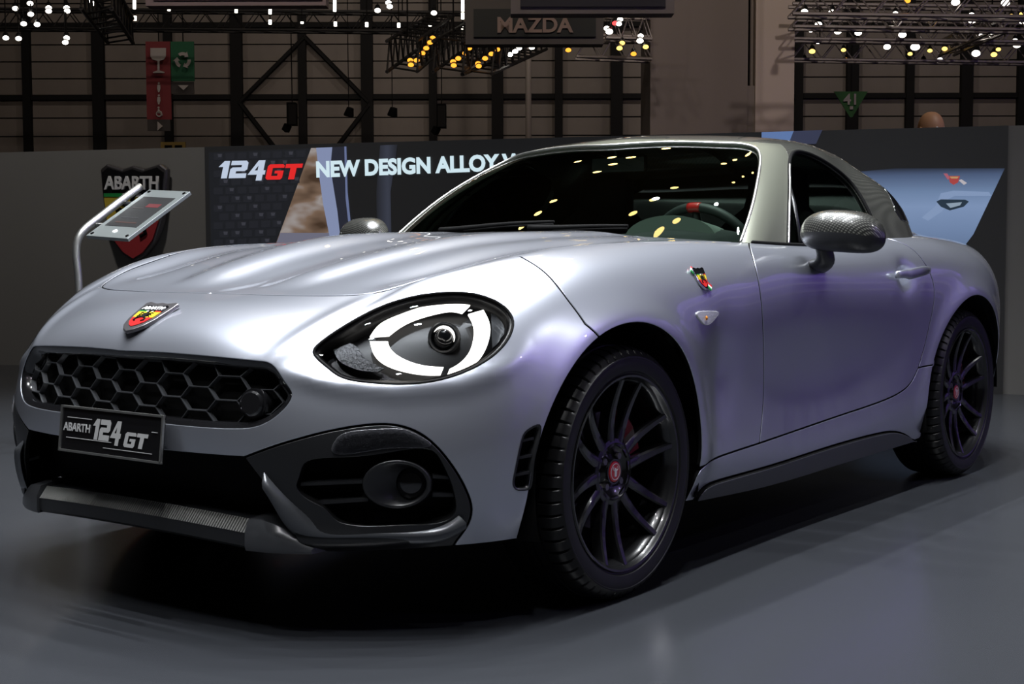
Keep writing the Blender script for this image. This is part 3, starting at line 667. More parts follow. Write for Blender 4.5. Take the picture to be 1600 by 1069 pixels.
def hexpt(y, z):
    k = (round(y, 4), round(z, 4))
    if k not in cache:
        g = yz_uv(-abs(y), z, (min(abs(y)*2.2, 1.1), 4.8), -.026)
        ok = bool(inside(g[None, :], gpoly)[0]) and g[0] < 1.25
        P = np.stack([BODY.pos(g[0], g[1], o) for o in (-.022, -.034)])
        if y > 0: P = P*[1, -1, 1]
        cache[k] = (ok, P)
    return cache[k]
done = set()
for i in range(-8, 9):
    for j in range(-1, 6):
        cy = i*(HX+HW); cz = .440+j*HH*2+(HH if i % 2 else 0)
        c = [(cy+a, cz+b) for a, b in ((-HX, HH), (HX, HH), (HW, 0), (HX, -HH), (-HX, -HH), (-HW, 0))]
        for a, b in zip(c, c[1:]+c[:1]):
            k = tuple(sorted([(round(a[0], 3), round(a[1], 3)), (round(b[0], 3), round(b[1], 3))]))
            if k in done or not (.42 < a[1] < .64 and .42 < b[1] < .64) or max(abs(a[0]), abs(b[0])) > .49: continue
            done.add(k); A, B = hexpt(*a), hexpt(*b)
            if not (A[0] or B[0]): continue
            d = B[1][0]-A[1][0]; d /= np.linalg.norm(d); nn = A[1][1]-A[1][0]; nn /= np.linalg.norm(nn); s = np.cross(d, nn)*.0024
            v = [A[1][0]+s*.4, A[1][0]-s*.4, A[1][1]-s, A[1][1]+s, B[1][0]+s*.4, B[1][0]-s*.4, B[1][1]-s, B[1][1]+s]
            hexm.add(v, [(0, 1, 5, 4), (1, 2, 6, 5), (3, 0, 4, 7), (2, 3, 7, 6), (0, 3, 2, 1), (4, 5, 6, 7)])
hexm.build('honeycomb', M['greyplastic'], grille)
bk = BODY.pos(gin[:, 0], gin[:, 1], -.05); place('grille_backing', tri_panel(BODY, gin, off=-.05, lip=0, grid=(.06, .4)), M['black'], grille, 'whole')
p, n = at_body((397, 631), -.02)
MB().lathe([(0, .016), (.023, .016), (.0275, .012), (.0275, .007), (.032, .007), (.034, 0), (.034, -.03)], 32, frame(p, n)).build('radar_sensor', M['gloss'], grille, angle=40)

# headlamps
hs = tri_panel(BODY, HEAD, off=-.050, lip=0, grid=(.04, .2))
lamps = pair_panel('headlamp', hs, M['lampblack'])
hw = MB(); hl = resample(BODY, HEAD, .012); hin = shrink(BODY, hl, .010)
loft(hw, [BODY.pos(hl[:, 0], hl[:, 1], -.004), BODY.pos(hin[:, 0], hin[:, 1], -.008), BODY.pos(hin[:, 0], hin[:, 1], -.05)])
pair(hw, 'lamp_bezel', M['lampblack'], lamps, smooth=True)
def strip(o, i, n=26, off=-.030):
    A, Na = at_body(smooth_line(o, n), off); B, _ = at_body(smooth_line(i, n), off); return ribbon(A, B, Na, .004)
pair(strip([(578, 528), (592, 510), (625, 493.5), (666, 480), (707, 475.6), (735, 478)], [(608, 526), (625, 513), (652, 500), (694, 489), (707, 488), (722, 491)]), 'daylight_strip', M['drl'], lamps)
pair(strip([(755, 486), (765, 510), (762, 537), (749, 562), (724, 580), (699, 586)], [(731, 493), (739, 510), (739, 532), (731, 554), (716, 570), (702, 578)]), 'daylight_strip', M['drl'], lamps)
pair(strip([(578, 535), (584, 554), (597, 568), (625, 580), (666, 587), (688, 587)], [(606, 535), (610, 546), (625, 559), (652, 570), (675, 574), (693, 575)]), 'daylight_strip', M['drl'], lamps)
pair(strip([(521, 548), (530, 565), (545, 574), (563, 580), (590, 583)], [(548, 538), (558, 544), (568, 556), (578, 566), (600, 577)], off=-.034), 'corner_reflector', M['darksmoke'], lamps)
pair(strip([(767, 492), (785, 492), (793, 500), (795, 512)], [(769, 545), (772, 543), (777, 538), (782, 530)], off=-.034), 'side_reflector', M['greyplastic'], lamps)
p, n = at_body((695, 528), -.04); ax = Vector((-.88, -.45, .02))
pj_ = MB().lathe([(.030, -.02), (.036, .0), (.036, .010), (.032, .016), (.028, .016), (.026, .008)], 32, frame(p, ax))
pr = pair(pj_, 'projector', M['satin'], lamps, angle=35)
pj2 = MB().lathe([(0, .024), (.010, .0225), (.018, .018), (.024, .010), (.026, .004)], 32, frame(p, ax))
pair(pj2, 'projector_lens', M['gloss'], lamps, smooth=True)
Mf = frame(p, ax); arcpts = [Mf @ Vector((.0245*math.cos(a), .0245*math.sin(a), .0145)) for a in np.linspace(-1.9, 1.0, 16)]
pair(MB().tube(arcpts, [.0035*math.sin(math.pi*(i+.6)/16.2) for i in range(16)], 6), 'projector_ring', M['drl'], lamps, smooth=True)
pair_panel('lamp_lens', tri_panel(BODY, hin, off=-.005, lip=0, grid=(.04, .2)), M['lens'], lamps)
sl = cut(HEAD_PX, 90, closed=True); Pq = BODY.pos(sl[:, 0], sl[:, 1], -.002)
pair(MB().tube(Pq, .0035, 6, True), 'lamp_seal', M['black'], lamps, smooth=True)

# fog lamp corner inside the black bezel
cav = pair_panel('bezel_cavity', tri_panel(BODY, FOGC, off=-.05, lip=0, grid=(.04, .2)), M['black'])
def bar(p0, p1, off0, off1, h, dep, n=14):
    A, N = at_body(np.linspace(p0, p1, n), off0); A = A
    up = np.array([0, 0, h]); v = np.vstack([A+up/2, A-up/2, A-up/2-N*dep, A+up/2-N*dep]); f = []
    for i in range(n-1):
        for a in range(4): b = (a+1) % 4; f.append((a*n+i, b*n+i, b*n+i+1, a*n+i+1))
    f += [(0, 3*n, 2*n, n), (n-1, 2*n-1, 3*n-1, 4*n-1)]
    return MB().add(v, f)
for a, b in (((470, 757), (566, 753)), ((487, 787), (575, 781)), ((676, 745), (704, 747)), ((676, 774), (711, 774))):
    pair(bar(a, b, -.012, 0, .007, .035), 'bezel_slat', M['satin'], cav)
fc = np.array([620, 757]); rings = []
for rx, ry, off, dx in ((46, 31, -.045, 6), (54, 38, -.012, 2), (54, 38, 0, 0), (52, 36.5, .003, 0), (47, 33, .001, 0), (34, 28, -.016, 12), (22, 24, -.030, 21)):
    a = np.linspace(0, 2*math.pi, 36, endpoint=False); P, N = at_body(np.stack([fc[0]+dx+rx*np.cos(a), fc[1]-dx*.1+ry*np.sin(a)], 1), off); rings.append(P)
fp = pair(loft(MB(), rings), 'fog_lamp_pod', M['satin'], cav, smooth=True)
p, n = at_body((642, 755), -.028)
pair(MB().lathe([(0, .012), (.018, .010), (.030, .004), (.037, -.004)], 32, frame(p, (-.85, -.5, 0))), 'fog_lamp_lens', M['smoke'], fp, smooth=True) if False else pair(MB().lathe([(0, .012), (.018, .010), (.030, .004), (.037, -.004)], 32, frame(p, (-.85, -.5, 0))), 'fog_lamp_lens', M['gloss'], cav, smooth=True)
bl0, _ = at_body(smooth_line([(416, 738), (450, 773), (500, 807), (530, 817), (600, 822), (690, 818), (713, 803)], 40), -.006)
bl1, _ = at_body(smooth_line([(397, 738), (427, 779), (462, 826), (496, 838), (600, 838), (692, 834), (729, 818)], 40), .022)
bl2, _ = at_body(smooth_line([(394, 741), (423, 784), (455, 832), (492, 849), (600, 849), (690, 846), (729, 826)], 40), .012)
bl1[:3] -= (bl1[:3]-bl0[:3])*np.array([.8, .5, .2])[:, None]; bl2[:3] -= (bl2[:3]-bl0[:3])*np.array([.8, .5, .2])[:, None]
pair(loft(MB(), [bl0, bl0*.5+bl1*.5+[0, 0, .002], bl1, bl2], closed=False), 'bezel_blade', M['bladegrey'], smooth=True)
TS = cut([(519, 704), (524, 690), (534, 680), (583, 672), (630, 672), (655, 682), (673, 695), (640, 699), (590, 702)], 60, closed=True)
ts = pair_panel('turn_signal', tri_panel(BODY, TS, off=.0015, lip=.006, grid=(.03, .15)), M['smoke'])
pair_panel('signal_lens', tri_panel(BODY, shrink(BODY, resample(BODY, TS, .01), .001), off=.004, lip=0, grid=(.03, .15)), M['lens'], ts)

# lower intake and splitter
IN = np.vstack([BARC[::-1], FOGI[::-1][1:-1], vrow(BODY, FOGI[0, 0], 0, 0.0, 20)])
def xfront(y): return -.820+.22*y*y
def zlift(y): return .013*max(0, 1-(y/.37)**2)
place('lower_intake', tri_panel(BODY, IN, off=-.075, lip=0, grid=(.06, .4)), M['black'], car, 'whole')
sp = MB(); prof = [(.012, .195), (.0, .203), (.0, .232), (.022, .256), (.11, .262), (.11, .195)]
ys = np.linspace(-.37, .37, 61); rings = [np.array([(xfront(y)+a, y, z+zlift(y)) for a, z in prof]) for y in ys]
splitter = loft(sp, rings, True, True, True).build('splitter', M['satin'], car, angle=30)
rb = MB()
for i in range(104):
    y = -.364+.728*i/103; x = xfront(y); a = .0022; zl_ = zlift(y)
    rb.add([(p_[0], p_[1], p_[2]+zl_) for p_ in ((x-.0012, y-a, .2325), (x-.0012, y+a, .2325), (x+.0215, y+a, .2595), (x+.0215, y-a, .2595), (x+.006, y-a, .2325), (x+.006, y+a, .2325), (x+.026, y+a, .2565), (x+.026, y-a, .2565))], [(0, 3, 2, 1), (0, 4, 7, 3), (1, 2, 6, 5), (0, 1, 5, 4), (3, 7, 6, 2)])
tag(rb.build('splitter_ribs', M['ribgrey'], splitter), kind='stuff')
ec = MB(); rings = []
for y, sc, dx in ((-.372, 1.0, -.004), (-.40, 1.0, -.004), (-.43, .93, -.002), (-.46, .75, .004), (-.49, .5, .014), (-.515, .22, .026)):
    rings.append(np.array([(xfront(y)+dx+a*.9, y, .195+(z-.195)*sc) for a, z in [(.0, .195), (-.003, .205), (-.002, .238), (.012, .262), (.09, .270), (.11, .195)]]))
pair(loft(ec, rings, True, True, True), 'splitter_end', M['greyplastic'], car, angle=40)

# side vents in the bumper corners
vb = pair_panel('bumper_vent', tri_panel(BODY, VENT, off=-.022, lip=0, grid=(.03, .2)), M['black'])
vr = resample(BODY, VENT, .01); vi = shrink(BODY, vr, .005)
pair(loft(MB(), [BODY.pos(vr[:, 0], vr[:, 1], .001), BODY.pos(vi[:, 0], vi[:, 1], .0005), BODY.pos(vi[:, 0], vi[:, 1], -.022)]), 'vent_frame', M['satin'], vb, smooth=True)
for a, b in (((812, 690), (834, 685)), ((808, 716), (832, 712)), ((804, 743), (829, 738))): pair(bar(a, b, -.004, 0, .006, .016, 6), 'vent_slat', M['satin'], vb)

# wheels -------------------------------------------------------------------------------------------------
RC, HUBY = .306, .748
def tyre_mesh():
    prof = [(.228, .070), (.232, .086), (.240, .094), (.243, .0945), (.246, .0985), (.262, .1025), (.276, .1012), (.2775, .1025), (.281, .1020), (.283, .0995), (.293, .0925), (.300, .083), (.304, .072), (.3055, .060), (.3055, .046), (.2995, .045), (.2995, .038), (.306, .037), (.306, .018), (.2995, .017), (.2995, .010), (.306, .009)]
    prof = prof+[(r, -h) for r, h in prof[::-1]]
    n = 480; k = len(prof); v = []
    for i in range(n):
        a = 2*math.pi*i/n; g = (i % 8 == 0)
        for r, h in prof:
            if g and .046 <= abs(h) <= .0926 and r > .29: r -= .0075
            v.append((r*math.cos(a), r*math.sin(a), h))
    f = []
    for i in range(n):
        for j in range(k):
            a, b = i*k, ((i+1) % n)*k; j2 = (j+1) % k; f.append((a+j, b+j, b+j2, a+j2))
    return MB().add(v, f)
I4 = Matrix.Identity(4)
def wheel_proto():
    w = MB().lathe([(.223, -.09), (.232, -.09), (.236, -.08), (.222, -.07), (.212, .0), (.214, .06), (.220, .080), (.226, .086), (.2375, .090), (.2385, .094), (.236, .0975), (.231, .0965), (.228, .091), (.2245, .086), (.219, .066), (.213, .05), (.207, 0), (.215, -.07)], 96, closed=True).build('wheel', M['rim'], None, angle=40)
    tyre_mesh().build('tyre', M['rubber'], w, angle=38)
    hub = MB().lathe([(0, .052), (.026, .052), (.027, .058), (.031, .058), (.033, .050), (.042, .040), (.056, .046), (.070, .058), (.080, .055), (.084, .035), (.070, .0), (0, .0)], 48).build('wheel_hub', M['rim'], w, angle=35)
    for k in range(6):
        for sd in (-1, 1):
            rings = []
            for f in np.linspace(0, 1, 9):
                r = .062+(.2245-.062)*f; ang = math.radians(60*k-9+90)+sd*math.radians(5*(1-f)**1.5+10.8)
                wd = .0155*(1-f)+.0085*f; top = .057+.012*f+.018*f*f-.006*math.sin(math.pi*f); dep = .034*(1-f)+.030*f
                c, s_ = math.cos(ang), math.sin(ang); tx = np.array([-s_, c, 0]); o = np.array([r*c, r*s_, 0]); zz = np.array([0, 0, 1.])
                rings.append(np.array([o+tx*wd*.62+zz*top, o+tx*wd+zz*(top-.004), o+tx*wd*.9+zz*(top-dep), o-tx*wd*.9+zz*(top-dep), o-tx*wd+zz*(top-.004), o-tx*wd*.62+zz*top]))
            loft(MB(), rings, True, True, True).build('spoke', M['rim'], w, angle=38)
    for k in range(4):
        a = math.radians(90*k+52+90); MB().lathe([(0, .054), (.0085, .054), (.0095, .051), (.0095, .03)], 6, Matrix.Translation((.044*math.cos(a), .044*math.sin(a), .001))).build('lug_nut', M['steel'], w, angle=30)
    MB().lathe([(0, .0605), (.020, .0605), (.0245, .0595), (.0255, .056)], 32).build('centre_cap', M['red'], w, angle=30)
    sc = MB(); 
    for pts in (((-.004, -.012), (.004, -.012), (.006, 0), (.002, .010), (-.004, .008)),): sc.prism(pts, I4, .0605, .0612)
    ring = [(.0195*math.cos(a), .0195*math.sin(a), .0607) for a in np.linspace(0, 2*math.pi, 24, endpoint=False)]
    sc.tube(ring, .001, 6, True)
    for s_ in (-1, 1): sc.tube([(s_*.004, .002, .061), (s_*.010, .006, .061), (s_*.008, .013, .061)], .0013, 5)
    sc.build('cap_emblem', M['white'], w)
    MB().lathe([(.05, -.012), (.142, -.012), (.142, .012), (.06, .012), (.055, .03), (0, .03)], 48).build('brake_disc', M['steel'], w, angle=30)
    MB().lathe([(.205, -.04), (0, -.04)], 32).build('brake_shield', M['black'], w)
    rings = []
    for a in np.linspace(math.radians(15), math.radians(75), 10):
        c, s_ = math.cos(a), math.sin(a); rings.append(np.array([(r*c, r*s_, h) for r, h in ((.10, .018), (.10, .036), (.15, .036), (.158, .03), (.158, -.03), (.15, .018))]))
    loft(MB(), rings, True, True, True).build('brake_caliper', M['redpaint'], w, angle=30)
    return w
wh = wheel_proto()
def put_wheel(w, x, side): # side -1 = the side we see
    w.parent = car; w.matrix_local = Matrix.Translation((x, side*HUBY, RC)) @ frame((0, 0, 0), (0, side, 0), (1 if side > 0 else 1, 0, 0))
def copy_tree(o, parent=None):
    c = o.copy(); COL.objects.link(c); c.parent = parent
    for ch in list(o.children): copy_tree(ch, c)
    return c
put_wheel(wh, 0, -1)
for x, sd in ((2.31, -1), (0, 1), (2.31, 1)): put_wheel(copy_tree(wh), x, sd)
# wheel-arch liners and underbody
for x in (0, 2.305):
    lm = MB(); a = np.linspace(-.3, math.pi+(.3 if x == 0 else .02), 40); rings = [np.array([(x-r*math.cos(t), y, .305+r*math.sin(t)) for t in a]) for y, r in ((-.835, .366), (-.80, .375), (-.52, .375))]
    loft(lm, rings, closed=False); n = 40
    lm.f.append(tuple(range(2*n, 3*n))); lm.m.append(0)
    pair(lm, 'wheel_arch_liner', M['black'], smooth=True)
ub = MB()
for x0, x1, hw in ((-.62, -.40, .42), (.40, 1.90, .76), (2.65, 2.82, .45)): ub.box(((x0+x1)/2, 0, .27), (x1-x0, 2*hw, .16))
ub.box((1.1, 0, .33), (3.3, .90, .30)); ub.box((1.1, 0, .24), (3.2, .96, .12)); ub.box((-.20, 0, .50), (.6, .76, .30))
ub.build('underbody', M['black'], car)

# door mirrors --------------------------------------------------------------------------------------------
mp, mn = at_body((1276, 416)); MY = -.935; mc = at(1318, 365, y=MY)
def mirror_part(lower):
    rings = []
    for f in np.linspace(0, 1, 15):
        th = (f*.5 if not lower else -f*.5)*math.pi
        ring = []
        for a in np.linspace(0, 2*math.pi, 40, endpoint=False):
            c, s_ = math.cos(a), math.sin(a); e = .8
            cx = math.copysign(abs(c)**e, c); sy = math.copysign(abs(s_)**e, s_); ct = math.cos(th)**.62; st = math.sin(th)
            x = cx*(.078 if cx < 0 else .050)*ct; y = sy*.118*ct; z = (.064 if not lower else .058)*math.copysign(abs(st)**.95, st)
            z += .010*(1-(y/.118)**2)-.016*max(0, -y/.118)*0; z -= .012*(-y/.118)*.6
            x += .018*(-y/.118)
            ring.append((mc[0]+x, mc[1]+y, mc[2]-.006+z))
        rings.append(np.array(ring))
    return loft(MB(), rings, True, False, True)
mcap = pair(mirror_part(False), 'mirror_cap', M['carbon'], smooth=True)
pair(mirror_part(True), 'mirror_housing', M['satin'], smooth=True)
st = []
for f in np.linspace(0, 1, 8):
    c = Vector(mp)*(1-f)+(Vector(mc)+Vector((-.015, .06, -.03)))*f; c += Vector((0, -.02, -.012))*math.sin(math.pi*f)
    a_, b_ = .050*(1-f)+.038*f, .024
    st.append(np.array([(c[0]+a_*math.cos(a), c[1]+b_*math.sin(a)*.9, c[2]+.02*math.sin(a)*(1-f)) for a in np.linspace(0, 2*math.pi, 16, endpoint=False)]))
pair(loft(MB(), st, True, True, True), 'mirror_stalk', M['satin'], smooth=True)

# door handle, side marker, badges
hd, hn = at_body(np.linspace((1394, 431), (1446, 424), 12), .0)
fl = np.linspace(0, 1, 12); hP = hd+hn*(.012+.020*np.sin(math.pi*np.clip(fl, .04, .96))**.5)[:, None]
hP = np.array([hd[0]+(hd[-1]-hd[0])*f for f in fl])+hn*(.010+.020*np.sin(math.pi*np.clip(fl, .03, .97))**.6)[:, None]
rings = []
for p, n, f in zip(hP, hn, fl):
    w_ = .0075+.0105*math.sin(math.pi*min(max(f, .05), .95))**.5
    rings.append(np.array([p+n*.006*math.cos(a)+np.array([0, 0, 1])*w_*math.sin(a) for a in np.linspace(0, 2*math.pi, 14, endpoint=False)]))
pair(loft(MB(), rings, True, True, True), 'door_handle', M['paint'], smooth=True)
SM = cut([(1088, 490), (1098, 487), (1112, 487), (1121, 489), (1116, 498), (1106, 507), (1100, 507), (1093, 500)], 36, closed=True)
smk = pair_panel('side_marker', tri_panel(BODY, SM, off=.004, lip=.008, grid=(.02, .1)), M['clearlamp'])
p, n = at_body((1104, 497), .006); pair(MB().lathe([(0, .003), (.004, .002), (.006, 0)], 12, frame(p, n)), 'marker_bulb', M['amber'], smk, smooth=True)
SHIELD = [(-.5, .50), (-.40, .56), (-.16, .50), (0, .54), (.16, .50), (.40, .56), (.5, .50), (.47, .2), (.42, -.1), (.32, -.34), (.16, -.50), (0, -.58), (-.16, -.50), (-.32, -.34), (-.42, -.1), (-.47, .2)]
def clip_half(poly, side):
    out = []; n = len(poly)
    for i in range(n):
        a, b = poly[i], poly[(i+1) % n]; ia, ib = a[0]*side >= 0, b[0]*side >= 0
        if ia: out.append(a)
        if ia != ib: t = a[0]/(a[0]-b[0]); out.append((0, a[1]+(b[1]-a[1])*t))
    return out
def clip_y(poly, y0, keep):
    out = []; n = len(poly)
    for i in range(n):
        a, b = poly[i], poly[(i+1) % n]; ia, ib = (a[1]-y0)*keep >= 0, (b[1]-y0)*keep >= 0
        if ia: out.append(a)
        if ia != ib: t = (y0-a[1])/(b[1]-a[1]); out.append((a[0]+(b[0]-a[0])*t, y0))
    return out
def scorpion(mb, M_, s, h0, h1):
    mb.prism([(x*s, y*s) for x, y in ((-.07, -.12), (.07, -.12), (.11, 0), (.08, .1), (0, .14), (-.08, .1), (-.11, 0))], M_, h0, h1)
    def limb(pts, r):
        mb.tube([M_ @ Vector((x*s, y*s, (h0+h1)/2)) for x, y in pts], r*s, 5)
    for sd in (-1, 1):
        limb([(sd*.06, -.10), (sd*.18, -.16), (sd*.22, -.26), (sd*.13, -.30)], .028)
        for k in range(3): limb([(sd*.08, -.06+k*.06), (sd*.2, -.03+k*.08), (sd*.26, -.09+k*.1)], .016)
    limb([(0, .12), (.02, .2), (.08, .27), (.16, .27), (.2, .2)], .03)
def text_mesh(body, size, extrude=0.0, bold=0.0, align='CENTER', shear=0.0, xs=1.0):
    cu = bpy.data.curves.new('t', 'FONT'); cu.body = body; cu.size = size; cu.align_x = align; cu.align_y = 'CENTER'; cu.extrude = extrude; cu.offset = bold; cu.shear = shear; cu.resolution_u = 4
    o = bpy.data.objects.new('t', cu); COL.objects.link(o); bpy.context.view_layer.update()
    me = bpy.data.meshes.new_from_object(o.evaluated_get(bpy.context.evaluated_depsgraph_get())); bpy.data.objects.remove(o); bpy.data.curves.remove(cu)
    if xs != 1.0:
        for v in me.vertices: v.co.x *= xs
    return me
GLYPH = {'1': ([(0, .66), (.30, 1), (.62, 1), (.62, 0), (.27, 0), (.27, .66)], None, .72),
 '2': ([(0, 1), (.87, 1), (1, .88), (1, .50), (.87, .40), (.36, .40), (.36, .27), (1, .27), (1, 0), (0, 0), (0, .52), (.12, .62), (.64, .62), (.64, .75), (0, .75)], None, 1.08),
 '4': ([(0, .18), (.50, 1), (.88, 1), (.88, .42), (1, .42), (1, .18), (.88, .18), (.88, -.16), (.54, -.16), (.54, .18)], [(.54, .70), (.36, .42), (.54, .42)], 1.06),
 'G': ([(0, .12), (.12, 0), (.9, 0), (1, .12), (1, .58), (.48, .58), (.48, .40), (.68, .40), (.68, .24), (.32, .24), (.32, .76), (1, .76), (1, .9), (.9, 1), (.12, 1), (0, .88)], None, 1.06),
 'T': ([(0, 1), (0, .74), (.32, .74), (.32, 0), (.68, 0), (.68, .74), (1, .74), (1, 1)], None, 1.0)}
def glyph_mesh(word, width, height, slant=.22):
    """heavy slanted block lettering, lower left corner at the origin"""
    tot = sum(GLYPH[c][2] for c in word); V, F, x0 = [], [], 0.0
    for c in word:
        o, h, adv = GLYPH[c]; pts = list(o)+(list(h) if h else []); n = len(o)
        ed = [(i, (i+1) % n) for i in range(n)]+([(n+i, n+(i+1) % len(h)) for i in range(len(h))] if h else [])
        r = delaunay_2d_cdt([Vector(p) for p in pts], ed, [], 0, 1e-5); b = len(V)
        for p in r[0]: V.append(((x0+p[0]+slant*p[1])*width/tot, p[1]*height, 0))
        for f in r[2]:
            cc = np.array([[sum(r[0][i][k] for i in f)/3 for k in (0, 1)]])
            if inside(cc, o)[0] and not (h and inside(cc, h)[0]):
                q = [r[0][i] for i in f]; ccw = (q[1][0]-q[0][0])*(q[2][1]-q[0][1])-(q[1][1]-q[0][1])*(q[2][0]-q[0][0]) > 0
                F.append(tuple(b+i for i in (f if ccw else f[::-1])))
        x0 += adv
    me = bpy.data.meshes.new('glyphs'); me.from_pydata(V, [], F); me.update(); return me
def put_text(name, me, M_, m, parent=None):
    me = me.copy(); me.transform(M_); me.materials.clear(); me.materials.append(m); me.name = name
    o = bpy.data.objects.new(name, me); COL.objects.link(o); o.parent = parent; return o
def badge(name, M_, size, rim_mat, parent, t=.004, words=True, rim=1.22, mm=None):
    """shield: rim, yellow and red halves, black head with the name, tricolour line, scorpion"""
    mm = mm or M
    b = MB().prism([(x*size*rim, y*size*rim) for x, y in SHIELD], M_, -t, t*.6).build(name, rim_mat, parent, bevel=t*.4)
    S = [(x*size, y*size) for x, y in SHIELD]; lowr = clip_y(S, .20*size, -1)
    for sd, mt in ((1, 'yellow'), (-1, 'red')): MB().prism(clip_y(lowr, -.10*size, sd), M_, t*.5, t*.9).build('enamel', mm[mt], b)
    MB().prism(clip_y(S, .24*size, 1), M_, t*.5, t*.9).build('enamel_head', mm['gloss'], b)
    for i, mt in enumerate(('green', 'white', 'red')): MB().box(M_ @ Vector(((-.31+.31*i)*size, .215*size, t*.85)), (.31*size, .045*size, t*.3), M_.to_3x3()).build('tricolour_bar', mm[mt], b)
    s = MB(); scorpion(s, M_, size*1.0, t*.9, t*1.15); s.build('scorpion', mm['black'], b)
    if words: put_text('lettering', text_mesh('ABARTH', .23*size, t*.15, .006*size, xs=1.0), M_ @ Matrix.Translation((0, .36*size, t*1.05)), mm['white'], b)
    return b
uvb = yz_uv(0, .684, (0, 7.2), 0); pb = BODY.pos(0., uvb[1], .004); nb = BODY.nrm(0., uvb[1])
badge('nose_badge', frame(pb, nb, (0, -1, 0)), .082, M['steel'], car, t=.006, rim=1.4)
for sd in (1, -1):
    p, n = at_body((1096, 435), .004); p = p*[1, sd, 1]; n = n*[1, sd, 1]; Mb = frame(p, n, (1 if sd == 1 else -1, 0, 0))
    bb = badge('fender_badge', Mb, .046, M['chrome'], car, t=.004, words=False)
    for k, mt in enumerate(('green', 'white', 'red')): MB().box(Mb @ Vector((0, 0, -.0015)) + (Mb.to_3x3() @ Matrix.Rotation(-.75*1, 3, 'Z')) @ Vector((0, (k-1)*.006, 0)), (.085, .006, .003), Mb.to_3x3() @ Matrix.Rotation(-.75, 3, 'Z')).build('flash_bar', M[mt], bb)

# number plate
pm = Matrix(((0, 0, -1, -.884), (-1, 0, 0, -.004), (0, 1, 0, .428), (0, 0, 0, 1))) @ Matrix.Rotation(math.radians(-3), 4, 'X')
pm = Matrix.Translation((-.857, -.004, .428)) @ Matrix.Rotation(math.radians(6), 4, 'Y') @ Matrix(((0, 0, -1, 0), (-1, 0, 0, 0), (0, 1, 0, 0), (0, 0, 0, 1)))
plate = MB().box(pm.translation, (.362, .106, .008), pm.to_3x3()).build('number_plate', M['gloss'], car, bevel=.002)
pf = MB()
for c, s_ in (((0, .051, .004), (.366, .005, .006)), ((0, -.051, .004), (.366, .005, .006)), ((.180, 0, .004), (.005, .107, .006)), ((-.180, 0, .004), (.005, .107, .006))): pf.box(pm @ Vector(c), s_, pm.to_3x3())
pf.build('plate_frame', M['alu'], plate)
PG = mat('plate_grey', (.42, .42, .42), .5)
put_text('lettering', text_mesh('ABARTH', .026, .0004, .0006, shear=.0), pm @ Matrix.Translation((-.119, .004, .0055)), PG, plate)
put_text('lettering', glyph_mesh('124', .106, .048), pm @ Matrix.Translation((-.066, -.018, .0055)), PG, plate)
put_text('lettering', glyph_mesh('GT', .078, .034), pm @ Matrix.Translation((.050, -.026, .0055)), PG, plate)
pl = MB()
for c, s_ in (((-.112, .027, .005), (.09, .0016, .001)), ((-.075, -.020, .005), (.165, .0016, .001)), ((.065, -.034, .005), (.17, .0014, .001)), ((.155, .014, .005), (.02, .0014, .001))): pl.box(pm @ Vector(c), s_, pm.to_3x3())
pl.build('plate_lines', PG, plate)

# interior ------------------------------------------------------------------------------------------------
db = MB(); rings = []
for y in np.linspace(-.66, .66, 25):
    k = abs(y)/.66; hump = .035*math.exp(-((y+.36)/.15)**2)
    rings.append(np.array([(.72+.14*k*k, y, .845), (.90+.05*k*k, y, .868), (1.02, y, .880+hump*.7), (1.10, y, .882+hump), (1.16, y, .86+hump*.5), (1.18, y, .75), (1.10, y, .55), (.75, y, .55)]))
loft(db, rings, True, True, True).build('dashboard', M['dash'], car, angle=40)
ih = MB(); rings = []
for f in np.linspace(0, 1, 9):
    a_ = np.linspace(0, math.pi, 16); w_ = .165-.02*f; h_ = .075-.02*f
    rings.append(np.array([(1.00+.13*f, -.36+w_*math.cos(t), .868+h_*math.sin(t)) for t in a_]))
loft(ih, rings, False, True, False).build('instrument_hood', M['dashlid'], car, angle=50)
Ms = frame((1.235, -.36, .805), (-.9, 0, -.42)); ring = [Ms @ Vector((.182*math.cos(a), .182*math.sin(a), 0)) for a in np.linspace(0, 2*math.pi, 48, endpoint=False)]
sw = MB().tube(ring, .016, 10, True).build('steering_wheel', M['dash'], car, True)
ss = MB(); ss.lathe([(0, .03), (.05, .025), (.065, 0), (.065, -.02), (0, -.02)], 20, Ms)
for a in (0.0, math.pi, -math.pi/2): ss.tube([Ms @ Vector((.05*math.cos(a), .05*math.sin(a), 0)), Ms @ Vector((.175*math.cos(a), .175*math.sin(a), 0))], [.018, .012], 8)
ss.build('wheel_spokes', M['dash'], sw, True)
tp = [Ms @ Vector((.182*math.cos(a), .182*math.sin(a), 0)) for a in np.linspace(-.12, .12, 6)]
MB().tube(tp, .0166, 10).build('centre_mark', M['red'], sw, True)
for y in (-.36, .36):
    rings = []
    for z, x, w_, d_ in ((.50, 1.58, .22, .10), (.65, 1.62, .23, .10), (.82, 1.68, .225, .085), (.92, 1.71, .19, .07), (.98, 1.73, .12, .05), (1.02, 1.74, .115, .045), (1.09, 1.75, .11, .04), (1.12, 1.755, .07, .02)):
        rings.append(np.array([(x+d_*math.copysign(abs(math.sin(a))**.7, math.sin(a)), y+w_*math.copysign(abs(math.cos(a))**.6, math.cos(a)), z) for a in np.linspace(0, 2*math.pi, 28, endpoint=False)]))
    so = loft(MB(), rings, True, True, True).build('seat', M['seat'], car, True)
    MB().box((1.38, y, .52), (.46, .44, .16)).build('seat_cushion', M['seat'], so, bevel=.04)
tub = MB(); tub.box((1.45, 0, .42), (1.3, 1.4, .04)); tub.box((2.02, 0, .62), (.06, 1.36, .46)); tub.box((2.3, 0, .80), (.5, 1.1, .10)); tub.box((.70, 0, .60), (.04, 1.3, .44))
